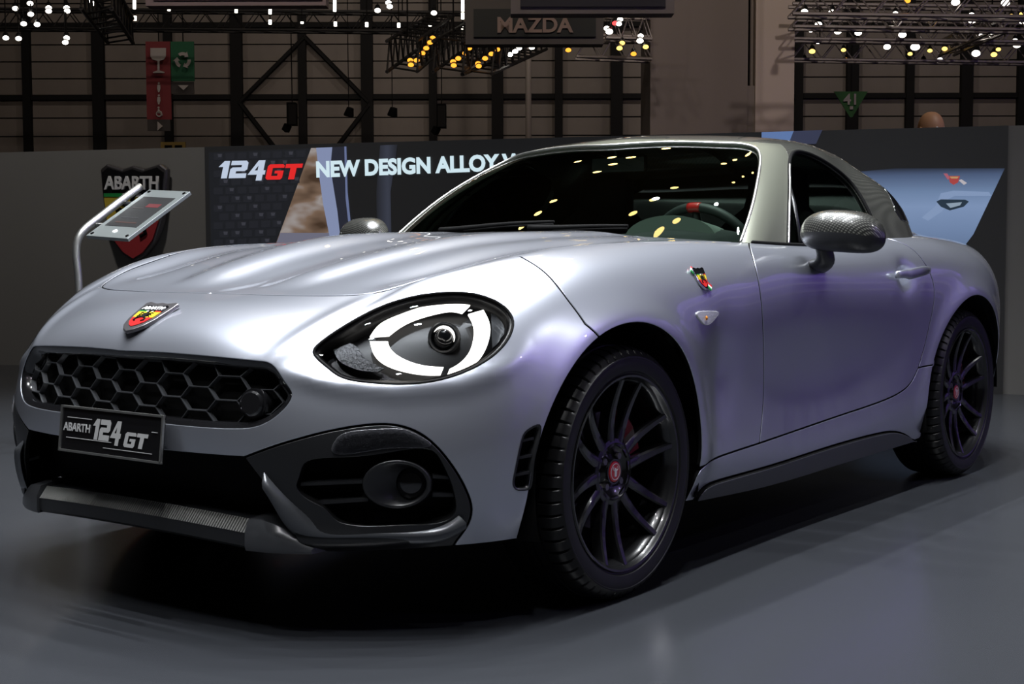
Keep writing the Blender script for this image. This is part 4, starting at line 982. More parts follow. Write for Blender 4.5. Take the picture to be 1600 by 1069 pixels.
tub.box((1.40, 0, .55), (.9, .16, .28))
for sd in (-1, 1): tub.box((1.40, sd*.70, .64), (1.25, .06, .40))
tub.build('cabin_tub', M['dash'], car)
rv = MB().box((1.27, .0, 1.125), (.03, .22, .06)).build('rear_view_mirror', M['gloss'], car, bevel=.01); MB().tube([(1.26, 0, 1.15), (1.235, 0, 1.19)], .008, 8).build('mirror_arm', M['satin'], rv)
# cowl, wipers, window posts
cw = MB(); rings = []
for t in np.linspace(0, 1, 21):
    a = h_cowl(np.array([t]))[0]; uc = CAB.pos(WS[0, 0]*t, 0.0); rings.append(np.array([a+[0.004, 0, -.012], uc+[.0, 0, -.004]]))
cwv = loft(MB(), rings, False)
q = MB(); q.v = cwv.v+[(a, -b, c) for a, b, c in cwv.v]; nb_ = len(cwv.v); q.f = cwv.f+[tuple(i+nb_ for i in f[::-1]) for f in cwv.f]; q.m = [0]*len(q.f)
q.build('cowl', M['lowblack'], car, True)
def on_ws(u, v, off=.012, far=False): p = CAB.pos(u, v, off); return p*[1, -1, 1] if far else p
for pts, nm in (([on_ws(.10, .02, .02), on_ws(.25, .10), on_ws(.42, .16), on_ws(.55, .2)], 'wiper'), ([on_ws(.45, .02, .02, True), on_ws(.3, .10, .014, True), on_ws(.05, .2, .014, True), on_ws(.2, .28)], 'wiper')):
    P = smooth_line(pts, 16); wp = MB().tube(P, [.010-.005*i/15 for i in range(16)], 8).build(nm, M['black'], car, True); P2 = P+[-.004, 0, -.008]
    MB().tube(P2[4:], .004, 6).build('wiper_blade', M['black'], wp, True)
qp, _ = at_body([(1238, 383), (1225, 300)], -.01, CAB); 
pA, _ = at_body([(1250, 380), (1240, 320), (1232, 290)], -.010, CAB); pair(MB().tube(pA, .009, 8), 'quarter_post', M['satin'], smooth=True)
# door top seal and roof drip line
db_ = vrow(BODY, DOORF[0, 0]+.03, DOORR[-1, 0]+.1, 10, 40); trim_tube('belt_seal', db_, BODY, .002, .006, 'black', 'pair')
# tail: lamp and deck
TL = np.vstack([vrow(BODY, 7.9, 8.55, 6.2, 12), vrow(BODY, 8.55, 7.9, 8.0, 12)]); pair_panel('tail_lamp', tri_panel(BODY, TL, off=.003, lip=.01, grid=(.05, .3)), M['redpaint'])
dk = []
for u in np.linspace(6, 9, 25):
    a = BODY.pos(u, 10.); c = CAB.pos(min(4.6+1.4*(u-6)/3*1.0, 6), 0.0); dk.append(np.array([a, (a+c)/2+[0, 0, .012], c]))
d_ = loft(MB(), dk, False); q = MB(); q.v = d_.v+[(a, -b, c) for a, b, c in d_.v]; nb_ = len(d_.v); q.f = d_.f+[tuple(i+nb_ for i in f[::-1]) for f in d_.f]; q.m = [0]*len(q.f); q.build('boot_lid', M['paint'], car, True)
# ------------------------------------------------------------------ the hall
FH = np.array([math.cos(YAW), math.sin(YAW), 0.0]); RH = np.array([math.sin(YAW), -math.cos(YAW), 0.0])
def vpt(px, py, D):
    """point of a pixel on the upright plane D metres in front of the camera"""
    r = ray(px, py); return CAM+r*(D/np.dot(r, FH))
def vz(px, z, D): p = vpt(px, 400, D); return np.array([p[0], p[1], z])
def plane_frame(o, right, up=(0, 0, 1)):
    r = Vector(right).normalized(); u = Vector(up); n = r.cross(u).normalized(); u = n.cross(r)
    m = Matrix((r, u, n)).transposed().to_4x4(); m.translation = Vector(o); return m
def floor_mat():
    m = mat('grey_show_floor', (.027, .029, .0335), .30, 0, 0.0, spec=.5); nt = m.node_tree; b = nt.nodes['Principled BSDF']
    tc = nt.nodes.new('ShaderNodeTexCoord'); n = nt.nodes.new('ShaderNodeTexNoise'); n.inputs['Scale'].default_value = 1.3; n.inputs['Detail'].default_value = 6
    mr = nt.nodes.new('ShaderNodeMapRange'); mr.inputs[3].default_value = .17; mr.inputs[4].default_value = .30
    nt.links.new(tc.outputs['Object'], n.inputs['Vector']); nt.links.new(n.outputs['Fac'], mr.inputs[0]); nt.links.new(mr.outputs[0], b.inputs['Roughness'])
    return m
fl = new_obj('floor', [(-14, -14, 0), (44, -14, 0), (44, 44, 0), (-14, 44, 0)], [(0, 1, 2, 3)], floor_mat()); tag(fl, 'dark grey polished exhibition floor under the car', kind='structure')
W_panel = mat('hall_wall_panel', (.17, .145, .125), .7, noise=(3, .12)); W_beam = mat('dark_steel', (.005, .0045, .0045), .7, spec=.2)
DW = 30.0
wb = MB().box(vz(800, 6, DW+.25), (44, .2, 12), plane_frame((0, 0, 0), RH).to_3x3() @ Matrix.Rotation(math.pi/2, 3, 'X')).build('wall_back', W_beam, None)
tag(wb, 'dark panelled rear wall of the exhibition hall with steel grid', kind='structure')
cols = [-60, 49, 160, 268, 374, 476, 576, 678, 778, 873, 963, 1050, 1150, 1245, 1328, 1417, 1505, 1590, 1690]
rowsz = [0, 1.15, 3.85, 5.3, 6.6, 8.2]
for i in range(len(cols)-1):
    for j in range(len(rowsz)-1):
        a = vz(cols[i], rowsz[j], DW); b = vz(cols[i+1], rowsz[j+1], DW); w_ = np.linalg.norm((b-a)[:2])-.13; h_ = rowsz[j+1]-rowsz[j]-.08
        c = (a+b)/2; pm_ = MB()
        k = max(2, int(round(h_/.36)))
        R3 = Matrix((Vector(RH), Vector(FH), Vector((0, 0, 1)))).transposed()
        for s_ in range(k): pm_.box((c[0], c[1], c[2]-h_/2+h_*(s_+.5)/k), (w_, .10, h_/k-.025), R3)
        pm_.build('wall_panel', W_panel, wb)
for x in cols: MB().box(vz(x, 4.1, DW-.12), (.16 if cols.index(x) % 2 else .24, .16, 8.2), R3).build('mullion', W_beam, wb)
for z in rowsz[1:]: MB().box(vz(815, z, DW-.10), (26, .12, .10), R3).build('rail', W_beam, wb)
for a, b in (((476, 58), (374, 160)), ((476, 58), (576, 160)), ((374, 160), (440, 245)), ((576, 165), (515, 245))):
    MB().tube([vpt(*a, DW-.18), vpt(*b, DW-.18)], .05, 6).build('diagonal_brace', W_beam, wb)
MB().tube([vz(826, 0, DW-2), vz(826, 8.2, DW-2)], .06, 10).build('downpipe', mat('pale_pipe', (.30, .26, .23), .5), wb, True)
ce = MB().box(vz(800, 11.1, 14), (44, 40, .2), R3).build('ceiling', mat('dark_ceiling', (.02, .02, .02), .9), None); tag(ce, 'black ceiling of the exhibition hall', kind='structure')
# column -------------------------------------------------------------------------------------------------
DC = 19.0; colm = empty('concrete_column', vz(1126, 0, DC)); tag(colm, 'wide taupe clad column rising behind the car roof', 'column')
def wbox(mb, x0, x1, z0, z1, D, dep, m=0):
    a, b = vz(x0, z0, D), vz(x1, z1, D); c = (a+b)/2; c[2] = (z0+z1)/2; c = c+FH*dep/2
    return mb.box(c, (np.linalg.norm((b-a)[:2]), dep, z1-z0), R3, m)
def child_world(o, parent): o.parent = parent; o.matrix_parent_inverse = Matrix.Translation(-Vector(parent.location)); return o
CL = mat('taupe_cladding', (.19, .162, .15), .75, noise=(.8, .08)); CR = mat('lit_cladding', (.52, .44, .40), .65, noise=(.8, .08))  # right cladding paler: the light on it is put into the colour
child_world(wbox(MB(), 1015, 1166, 0, 11, DC, 1.4).build('left_cladding', CL), colm)
child_world(wbox(MB(), 1166, 1178, 0, 11, DC+.22, 1.1).build('recess', W_beam), colm)
child_world(wbox(MB(), 1166, 1178, 0, .856+(380-137)/FPX*DC, DC+.03, .2).build('recess_cover', CL), colm)
child_world(wbox(MB(), 1178, 1238, 0, 11, DC, 1.4).build('right_cladding', CR), colm)
child_world(MB().tube([vz(1172, .856+(380-137)/FPX*DC, DC+.12), vz(1172, 11, DC+.12)], .028, 8).build('drain_pipe', CL), colm)

# stand wall with the video screen --------------------------------------------------------------------------
WA, WB = at(1600, 617, z=0), at(0, 570, z=0); WD = (WB-WA)/np.linalg.norm(WB-WA); WN = np.cross(WD, [0, 0, 1]); WN = WN/np.linalg.norm(WN)
if np.dot(WN, CAM-WA) < 0: WN = -WN
def wpt(px, py, off=0.0): r = ray(px, py); t = np.dot(WA+WN*off-CAM, WN)/np.dot(r, WN); return CAM+r*t
def wline(px): p = wpt(px, 420); return np.array([p[0], p[1], 0])
HTL, HTR = 1.485, 1.525
def wall_piece(name, p0, p1, z0, z1, m, off=0.0, thick=.12, parent=None):
    a, b = wline(p0), wline(p1); c = [a, b]; v = []
    for z in (z0, z1):
        for o in (off, off-thick): v += [p+WN*o+np.array([0, 0, z]) for p in c]
    return MB().add(v, [(0, 1, 5, 4), (2, 6, 7, 3), (0, 4, 6, 2), (1, 3, 7, 5), (4, 5, 7, 6), (0, 2, 3, 1)]).build(name, m, parent)
ztop = wpt(900, 214.5)[2]
GW = mat('grey_stand_panel', (.17, .165, .155), .55, noise=(1.5, .06))
tag(wall_piece('stand_wall', -160, 325, 0, ztop, GW), 'low taupe grey stand wall behind the tablet stand, carrying the big crest', 'partition')
tag(wall_piece('stand_wall', 1571, 1790, 0, ztop, GW), 'short grey stand wall at the right edge, beside the rear wheel', 'partition')
def emis(name, color, s=1.0):
    m = bpy.data.materials.new(name); m.use_nodes = True; b = m.node_tree.nodes['Principled BSDF']; b.inputs['Base Color'].default_value = (.01, .01, .01, 1); b.inputs['Roughness'].default_value = .5
    b.inputs['Emission Color'].default_value = (*color, 1); b.inputs['Emission Strength'].default_value = s; return m
def emis_tex(name, stops, kind, scale=(1, 1, 1), rot=(0, 0, 0), s=1.0, loc=(0, 0, 0), nscale=1.0):
    m = emis(name, stops[0][1], s); nt = m.node_tree; b = nt.nodes['Principled BSDF']; tc = nt.nodes.new('ShaderNodeTexCoord'); mp = nt.nodes.new('ShaderNodeMapping')
    mp.inputs['Scale'].default_value = scale; mp.inputs['Rotation'].default_value = rot; mp.inputs['Location'].default_value = loc
    t = nt.nodes.new({'noise': 'ShaderNodeTexNoise', 'grad': 'ShaderNodeTexGradient', 'brick': 'ShaderNodeTexVoronoi'}[kind]); cr = nt.nodes.new('ShaderNodeValToRGB')
    if kind != 'grad': t.inputs['Scale'].default_value = nscale
    e = cr.color_ramp.elements
    while len(e) < len(stops): e.new(.5)
    for q, (p, c) in zip(e, stops): q.position = p; q.color = (*c, 1)
    nt.links.new(tc.outputs['Generated' if kind == 'grad' else 'Object'], mp.inputs['Vector']); nt.links.new(mp.outputs[0], t.inputs['Vector']); nt.links.new(t.outputs['Fac' if kind != 'brick' else 'Distance'], cr.inputs[0]); nt.links.new(cr.outputs[0], b.inputs['Emission Color'])
    return m
scr = wall_piece('video_wall', 325, 1571, 0, ztop, emis('screen_black', (.0075, .0075, .008)), off=.02, thick=.14); tag(scr, 'long low video wall behind the car showing wheel and body pictures with white lettering', 'screen')
def poly_on_wall(name, px, m, parent, off, thick=.002):
    P = [wpt(x, y, off) for x, y in px]; n = len(P); v = P+[p-WN*thick for p in P]
    f = [tuple(range(n)), tuple(range(2*n-1, n-1, -1))]+[(i, n+i, n+(i+1) % n, (i+1) % n) for i in range(n)]
    return MB().add(v, f).build(name, m, parent)
CARB = emis('screen_carbon_ground', (.009, .010, .013)); CT = emis('screen_carbon_tile', (.0125, .0135, .018)); CT2 = emis('screen_carbon_gleam', (.036, .037, .048))
poly_on_wall('screen_carbon_picture', [(326, 238), (486, 231.5), (424, 400), (330, 400)], CARB, scr, .024)
tiles, gleam = MB(), MB()
for i in range(9):
    for j in range(12):
        x = 334+i*18.5+(j % 2)*9; y = 240+j*13.5-(x-326)*.035
        lim = 486-(y-231)*.367
        if x+15 > lim or y+11 > 395 or y < 238.5-(x-326)*.04: continue
        P = [wpt(a, b, .0255) for a, b in ((x, y), (x+14, y-.5), (x+14, y+10), (x, y+10.5))]; tiles.add(P, [(0, 1, 2, 3)])
        if (i+2*j) % 3 == 0 or (i*j) % 4 == 1:
            P = [wpt(a, b, .027) for a, b in ((x+6, y+1), (x+13, y+1), (x+12, y+6), (x+7, y+6))]; gleam.add(P, [(0, 1, 2, 3)])
tag(tiles.build('screen_weave', CT, scr), kind='stuff'); tag(gleam.build('screen_weave_gleam', CT2, scr), kind='stuff')
poly_on_wall('screen_blurred_picture', [(486, 231.5), (497, 231), (505, 300), (527, 366), (527, 400), (424, 400)], emis_tex('screen_blur_brown', [(.3, (.05, .028, .016)), (.5, (.17, .11, .075)), (.62, (.30, .27, .26)), (.75, (.19, .14, .12))], 'noise', (1.2, 1.2, 2.6), nscale=3.2), scr, .024)
poly_on_wall('screen_blurred_picture', [(438, 364), (527, 364), (527, 400), (424, 400)], emis('screen_blur_grey', (.14, .14, .19)), scr, .026)
poly_on_wall('screen_rim_picture', [(494, 231), (519, 230), (516, 262), (527, 330), (535, 400), (521, 400), (505, 320), (498, 270)], emis('screen_pale_blue', (.21, .25, .40)), scr, .0265)
poly_on_wall('screen_rim_picture', [(538, 229), (541, 229), (543, 300), (553, 400), (550, 400), (540, 310)], emis('screen_thin_blue', (.12, .15, .28)), scr, .0265)
poly_on_wall('screen_rim_picture', [(519, 230), (538, 229), (540, 300), (549, 400), (535, 400), (527, 330), (516, 262)], emis('screen_dark_blue', (.016, .018, .03)), scr, .025)
poly_on_wall('screen_soft_column', [(594, 227), (621, 226), (610, 300), (612, 400), (590, 400), (588, 300)], emis_tex('screen_soft', [(0, (.012, .013, .018)), (.5, (.035, .04, .06)), (1, (.010, .011, .014))], 'grad', (1, 1, 1), s=1.0), scr, .024)
poly_on_wall('screen_body_picture', [(1345, 268), (1400, 263), (1570, 263), (1521, 366), (1480, 420), (1345, 420)], emis_tex('screen_body_blue', [(0, (.07, .11, .20)), (.40, (.15, .22, .37)), (.62, (.19, .27, .44)), (.76, (.14, .21, .35)), (.93, (.06, .09, .17)), (1, (.012, .016, .028))], 'grad', (1, 1, 1), (0, math.radians(90), 0), s=1.0), scr, .024)
poly_on_wall('screen_body_highlight', [(1440, 340), (1462, 322), (1470, 302), (1490, 298), (1545, 300), (1549, 306), (1492, 306), (1480, 312), (1472, 330), (1450, 345)], emis('screen_highlight', (.21, .29, .46)), scr, .0265)
poly_on_wall('screen_marker_picture', [(1463, 315), (1470, 311.5), (1508, 312), (1514, 315), (1506, 323), (1484, 329), (1470, 323)], emis('screen_marker_dark', (.015, .03, .05)), scr, .0275)
poly_on_wall('screen_marker_picture', [(1478, 318), (1503, 316), (1500, 321), (1485, 325)], emis('screen_marker_light', (.25, .32, .40)), scr, .029)
poly_on_wall('screen_badge_picture', [(1482, 275), (1500, 275), (1497, 285), (1490, 289), (1484, 285)], emis('screen_badge_red', (.35, .05, .05)), scr, .0275)
poly_on_wall('screen_badge_picture', [(1474, 271), (1480, 271), (1484, 278), (1481, 281)], emis('screen_badge_rose', (.36, .10, .14)), scr, .028)
poly_on_wall('screen_badge_picture', [(1498, 282), (1502, 280), (1511, 286), (1506, 289)], emis('screen_badge_pale', (.45, .42, .45)), scr, .028)
poly_on_wall('screen_badge_picture', [(1484, 276), (1498, 276), (1496, 279), (1486, 279)], emis('screen_badge_gold', (.45, .27, .12)), scr, .029)
poly_on_wall('screen_top_picture', [(1190, 206.5), (1240, 205), (1232, 225), (1190, 225)], emis('screen_sky_blue', (.10, .17, .36)), scr, .024)
poly_on_wall('screen_top_picture', [(1240, 205), (1285, 203), (1275, 225), (1232, 225)], emis('screen_dusk_blue', (.03, .035, .07)), scr, .0245)
def wall_text(name, body, x0, x1, ymid, size_px, m, parent, bold, off=.03, shear=0.0):
    """lettering between two photo columns on the wall"""
    me = text_mesh(body, 1.0, 0.0, bold, 'LEFT', shear)
    xs = [v.co.x for v in me.vertices]; ysv = [v.co.y for v in me.vertices]; a, b = wpt(x0, ymid[0], off), wpt(x1, ymid[1], off); wdt = np.linalg.norm(b-a)
    hz = abs(wpt(x0, ymid[0]-size_px/2, off)[2]-wpt(x0, ymid[0]+size_px/2, off)[2])
    sx = wdt/(max(xs)-min(xs)); sy = hz/(max(ysv)-min(ysv)); r = (b-a)/wdt
    for v in me.vertices: v.co.x = (v.co.x-min(xs))*sx; v.co.y = (v.co.y-(max(ysv)+min(ysv))/2)*sy
    return put_text(name, me, plane_frame(a, r, (0, 0, 1)), m, parent)
WT = emis('screen_white', (.62, .78, .85), 1.0)
wall_text('screen_lettering', 'NEW DESIGN ALLOY WHEELS', 494, 906, (265, 249), 26, WT, scr, .045)
def wall_glyph(word, x0, x1, ybot, hpx, m):
    a, b = wpt(x0, ybot, .031), wpt(x1, ybot, .031); b = np.array([b[0], b[1], a[2]]); h_ = abs(wpt(x0, ybot-hpx, .031)[2]-a[2]); w_ = np.linalg.norm(b-a)
    return put_text('screen_lettering', glyph_mesh(word, w_*.93, h_), plane_frame(a, b-a), m, scr)
wall_glyph('124', 338, 420, 279, 27, emis('screen_silver', (.50, .58, .72), 1.0)); wall_glyph('GT', 414, 472, 281, 24, emis('screen_red', (.75, .02, .02), 1.0))
# crest on the grey wall
cp = wpt(211, 332, .06); e1 = wpt(262, 280, .06)-wpt(158, 280, .06); cw_ = np.linalg.norm(e1)
MW = dict(M); Mc = plane_frame(cp, e1)
Mc = Mc @ Matrix.Diagonal((1, 1.12*1.0, 1, 1))
crest = badge('wall_crest', Mc, cw_*.92, M['steel'], None, t=.035, rim=1.09, mm={**M, 'yellow': mat('crest_yellow', (.5, .37, .04), .5), 'red': mat('crest_red', (.33, .03, .035), .5), 'white': mat('crest_white', (.6, .6, .6), .5)})
tag(crest, 'big shield crest with scorpion and white name on the grey wall, behind the tablet', 'crest')

# tablet stand ------------------------------------------------------------------------------------------
BL, BR, TL = vpt(134, 368, 6.0), vpt(199, 373, 5.85), vpt(229, 296, 6.27); TR = BR+TL-BL
base = vz(123, 0, 6.06); ts_ = empty('tablet_stand', base); tag(ts_, 'bent aluminium tube stand holding a tilted information tablet, behind the far fender', 'tablet stand')
def cw(o): return child_world(o, ts_)
ex = (BR-BL)/np.linalg.norm(BR-BL); ey = (TL-BL); ey = ey-ex*np.dot(ex, ey); LW, LL = np.linalg.norm(BR-BL), np.linalg.norm(ey); ey = ey/LL; ez = np.cross(ex, ey)
Mt = Matrix((Vector(ex), Vector(ey), Vector(ez))).transposed().to_4x4(); Mt.translation = Vector(BL)
if ez[2] < 0: ez = -ez
ALU = M['alu']
tube_pts = smooth_line([base+[0, 0, .03], vz(122, .5, 6.06), vz(121, .75, 6.06), vpt(119, 388, 6.06), vpt(126, 366, 6.07), vpt(150, 344, 6.12), vpt(185, 317, 6.2), vpt(220, 291.5, 6.28)], 50)
cw(MB().tube(tube_pts, .0165, 14).build('pole', ALU, None, True))
cw(MB().lathe([(0, .03), (.03, .03), (.15, .012), (.16, 0)], 32, Matrix.Translation(Vector(base))).build('base', ALU, None, angle=30))
tb = cw(MB().box(Mt @ Vector((LW/2, LL/2, -.008)), (LW, LL, .016), Mt.to_3x3()).build('tablet', mat('tablet_frame', (.30, .33, .33), .35, .7), None, bevel=.002))
sgn = 1 if (Mt.to_3x3() @ Vector((0, 0, 1))).z > 0 else -1
def onp(x, y, h): return Mt @ Vector((x*LW, y*LL, h*sgn+(-.008 if sgn > 0 else -.008)))
scm = MB().box(onp(.5, .53, .0085), (LW*.76, LL*.62, .002), Mt.to_3x3()).build('display', emis('tablet_screen', (.006, .007, .010)), tb); scm.matrix_parent_inverse = tb.matrix_world.inverted(); 
for (x, y, w_, h_, c) in ((.62, .66, .30, .07, (.20, .012, .02)), (.45, .40, .40, .015, (.05, .05, .06)), (.5, .30, .5, .02, (.09, .03, .02)), (.35, .60, .25, .02, (.06, .05, .05))): MB().box(onp(x, y, .0098), (LW*w_, LL*h_, .001), Mt.to_3x3()).build('display_mark', emis('tablet_mark', c), tb)
for x, y in ((.08, .05), (.92, .05), (.08, .95), (.92, .95)): MB().lathe([(0, .004), (.007, .003), (.009, 0)], 14, Mt @ Matrix.Translation((x*LW, y*LL, 0 if sgn > 0 else -.016)) @ (Matrix.Identity(4) if sgn > 0 else Matrix.Rotation(math.pi, 4, 'X'))).build('screw', M['chrome'], tb)
MB().lathe([(0, .003), (.010, .003), (.012, 0)], 16, Mt @ Matrix.Translation((.52*LW, .12*LL, 0 if sgn > 0 else -.016)) @ (Matrix.Identity(4) if sgn > 0 else Matrix.Rotation(math.pi, 4, 'X'))).build('home_button', M['white'], tb)
for o in tb.children: o.matrix_parent_inverse = Matrix.Translation(-Vector(ts_.location)).inverted() @ Matrix.Identity(4)
for o in tb.children: o.matrix_parent_inverse = Matrix.Identity(4)
for f in (.25, .72): cw(MB().tube([Mt @ Vector((0, f*LL, -.012)), Mt @ Vector((-.04, f*LL, -.012))], .012, 8).build('clamp', M['satin'], None))

# banners and signs ---------------------------------------------------------------------------------------
def flat(name, x0, y0, x1, y1, D, m, parent=None, dep=.04):
    a, b = vpt(x0, y1, D), vpt(x1, y0, D); mb = MB(); c = (a+b)/2; return mb.box(c, (abs(np.dot(b-a, RH)), dep, abs(b[2]-a[2])), R3).build(name, m, parent)
def poly_up(name, px, D, m, parent=None, dep=.02):
    P = [vpt(x, y, D) for x, y in px]; n = len(P); v = P+[p+FH*dep for p in P]
    return MB().add(v, [tuple(range(n)), tuple(range(2*n-1, n-1, -1))]+[(i, n+i, n+(i+1) % n, (i+1) % n) for i in range(n)]).build(name, m, parent)
def disc(cx, cy, r, n=16, sx=1.0): return [(cx+r*sx*math.cos(a), cy+r*math.sin(a)) for a in np.linspace(0, 2*math.pi, n, endpoint=False)]
BW = mat('banner_white', (.42, .38, .36), .8); BRD = mat('banner_red', (.20, .025, .03), .8); BGR = mat('banner_green', (.015, .11, .05), .8); BGY = mat('banner_grey', (.055, .048, .045), .8)
DB = 26.0
b1 = flat('banner', 230, 65, 266, 187, DB, BRD); tag(b1, 'long red hanging banner with white goblet and figure symbols', 'banner')
poly_up('goblet_symbol', [(235, 75), (259, 75), (259, 88), (256, 93), (249, 95), (249, 110), (257, 112.5), (257, 114), (239, 114), (239, 112.5), (246, 110), (246, 95), (238, 93), (235, 88)], DB-.05, BW, b1)
for y in (130, 149):
    poly_up('figure_symbol', disc(248, y, 1.6, 10), DB-.05, BW, b1); poly_up('figure_symbol', [(246, y+2.5), (250, y+2.5), (250.6, y+8), (249, y+14), (247, y+14), (245.4, y+8)], DB-.05, BW, b1)
poly_up('figure_symbol', disc(247.5, 168, 1.6, 10), DB-.05, BW, b1); poly_up('figure_symbol', [(246.5, 170), (248.5, 170), (249.5, 174), (252, 174), (254, 180), (252, 181), (250, 177), (246.5, 177)], DB-.05, BW, b1)
MB().tube([vpt(a, b, DB-.05) for a, b in disc(248.5, 178, 4, 18)], .012, 5, True).build('wheel_symbol', BW, b1)
b2 = flat('banner', 231, 187, 266, 205, DB, BGY); tag(b2, 'small grey banner with an arrow below the red banner', 'banner'); poly_up('arrow_symbol', [(246, 190), (254, 197), (246, 204)], DB-.05, BW, b2)
b3 = flat('banner', 268, 65, 303, 127, DB, BGR); tag(b3, 'green hanging banner with a white recycling symbol', 'banner')
for k in range(3):
    a0 = math.radians(-90+120*k); pts = []
    for t in np.linspace(-.62, .45, 8): pts.append((285.5+12.5*math.cos(a0+t), 94+12.5*math.sin(a0+t)))
    for t in np.linspace(.45, -.62, 8): pts.append((285.5+7.5*math.cos(a0+t), 94+7.5*math.sin(a0+t)))
    poly_up('recycling_symbol', pts, DB-.05, BW, b3)
    t = .45; poly_up('recycling_symbol', [(285.5+15*math.cos(a0+t), 94+15*math.sin(a0+t)), (285.5+10*math.cos(a0+t+.55), 94+10*math.sin(a0+t+.55)), (285.5+5*math.cos(a0+t), 94+5*math.sin(a0+t))], DB-.05, BW, b3)
b4 = flat('banner', 268, 128, 303, 147, DB, BGY); tag(b4, 'small grey banner with a downward triangle below the green banner', 'banner'); poly_up('arrow_symbol', [(278, 133), (295, 133), (286.5, 141)], DB-.05, BW, b4)
for o, px in ((b1, 248), (b3, 286)): MB().tube([vpt(px, 66, DB+.01), vz(px, 11, DB+.01)], .012, 6).build('hanger', W_beam, o)
s5 = flat('number_sign', 252, 222, 290, 262, 22.0, mat('sign_yellow', (.22, .15, .03), .7)); tag(s5, 'dim yellow sign reading 55 above the stand wall', 'sign')
def up_text(name, body, cx, cy, hpx, D, m, parent, bold=.03, xs=1.0, wpx=None):
    me = text_mesh(body, 1.0, .0, bold); ysv = [v.co.y for v in me.vertices]; xsv = [v.co.x for v in me.vertices]; k = (hpx/FPX*D)/(max(ysv)-min(ysv)); kx = k if wpx is None else (wpx/FPX*D)/(max(xsv)-min(xsv))
    for v in me.vertices: v.co.x *= kx; v.co.y = (v.co.y-(max(ysv)+min(ysv))/2)*k
    return put_text(name, me, plane_frame(vpt(cx, cy, D), RH), m, parent)
up_text('lettering', '55', 271, 237, 20, 21.95, M['black'], s5, .03, wpx=30)
MB().box(vz(271, .30, 22.05), (.1, .1, 2.0), R3).build('post', W_beam, s5)
g41 = poly_up('number_sign', [(1303, 143), (1356, 143), (1332, 183), (1328, 183)], 24.0, mat('sign_green', (.03, .13, .03), .7)); tag(g41, 'green triangular hanging sign reading 41 on the right wall', 'sign')
up_text('lettering', '41', 1330, 155, 17, 23.95, BW, g41, .02, wpx=20); MB().tube([vpt(1330, 144, 24.01), vz(1330, 11, 24.01)], .012, 6).build('hanger', W_beam, g41)
poly_up('arrow_symbol', [(1328, 166), (1333, 166), (1333, 171), (1328, 171)], 23.95, BW, g41)
mz = flat('overhead_sign', 728, -60, 942, 72, 15.0, mat('sign_taupe', (.095, .085, .08), .6), dep=.25); tag(mz, 'hanging overhead stand sign with copper lettering on a dark field', 'sign')
flat('sign_field', 740, 14, 931, 58, 14.87, mat('sign_dark_field', (.022, .026, .026), .5), mz, .03); up_text('lettering', 'MAZDA', 835, 38.5, 24, 14.84, mat('sign_copper', (.34, .25, .215), .5), mz, .03, wpx=117)
s2 = flat('overhead_sign', 798, -120, 1052, 25, 13.6, mat('sign_pale', (.24, .215, .215), .6), dep=.25); tag(s2, 'pale framed overhead sign with dark blue field, cut by the top edge', 'sign'); flat('sign_field', 813, -110, 1040, 11, 13.47, mat('sign_blue_field', (.045, .045, .06), .5), s2, .03)
s3 = flat('overhead_sign', 232, -150, 510, 12, 16.0, mat('sign_rose', (.26, .20, .21), .6), dep=.25); tag(s3, 'pale rose lower edge of an overhead sign at the top left', 'sign')
flat('sign_field', 240, -140, 502, 1, 15.87, mat('sign_rose_dark', (.09, .05, .06), .5), s3, .03)
for o, xs_, D in ((mz, (750, 920), 15.1), (s2, (820, 1030), 13.7), (s3, (260, 480), 16.1)):
    for x in xs_: MB().tube([vpt(x, -20, D), vz(x, 11.02, D)], .012, 6).build('hanger', W_beam, o)
for k, (x0, y0, x1, y1, lb) in enumerate(((450, 161, 463, 196, 'black loudspeaker hanging left, near the diagonal wall braces'), (683, 163, 697, 200, 'black loudspeaker hanging under the orange lamp rows'))):
    o = flat('hanging_speaker', x0, y0, x1, y1, 25.0, M['black'], dep=.3); tag(o, lb, 'speaker'); MB().tube([vpt((x0+x1)/2, y0+1, 25.1), vz((x0+x1)/2, 11.02, 25.1)], .01, 6).build('hanger', W_beam, o)
    flat('speaker_grille', x0+1, y0+2, x1-1, y1-2, 24.85, W_beam, o, .02); MB().box(vpt(x0-2, y1+4, 25.0), (.10, .10, .12), Matrix.Rotation(.6, 3, 'X')).build('bracket', M['black'], o); MB().tube([vpt(x0-2, y1+4, 25.0), vpt(x0+3, y1-3, 25.1)], .015, 5).build('bracket_arm', M['black'], o)

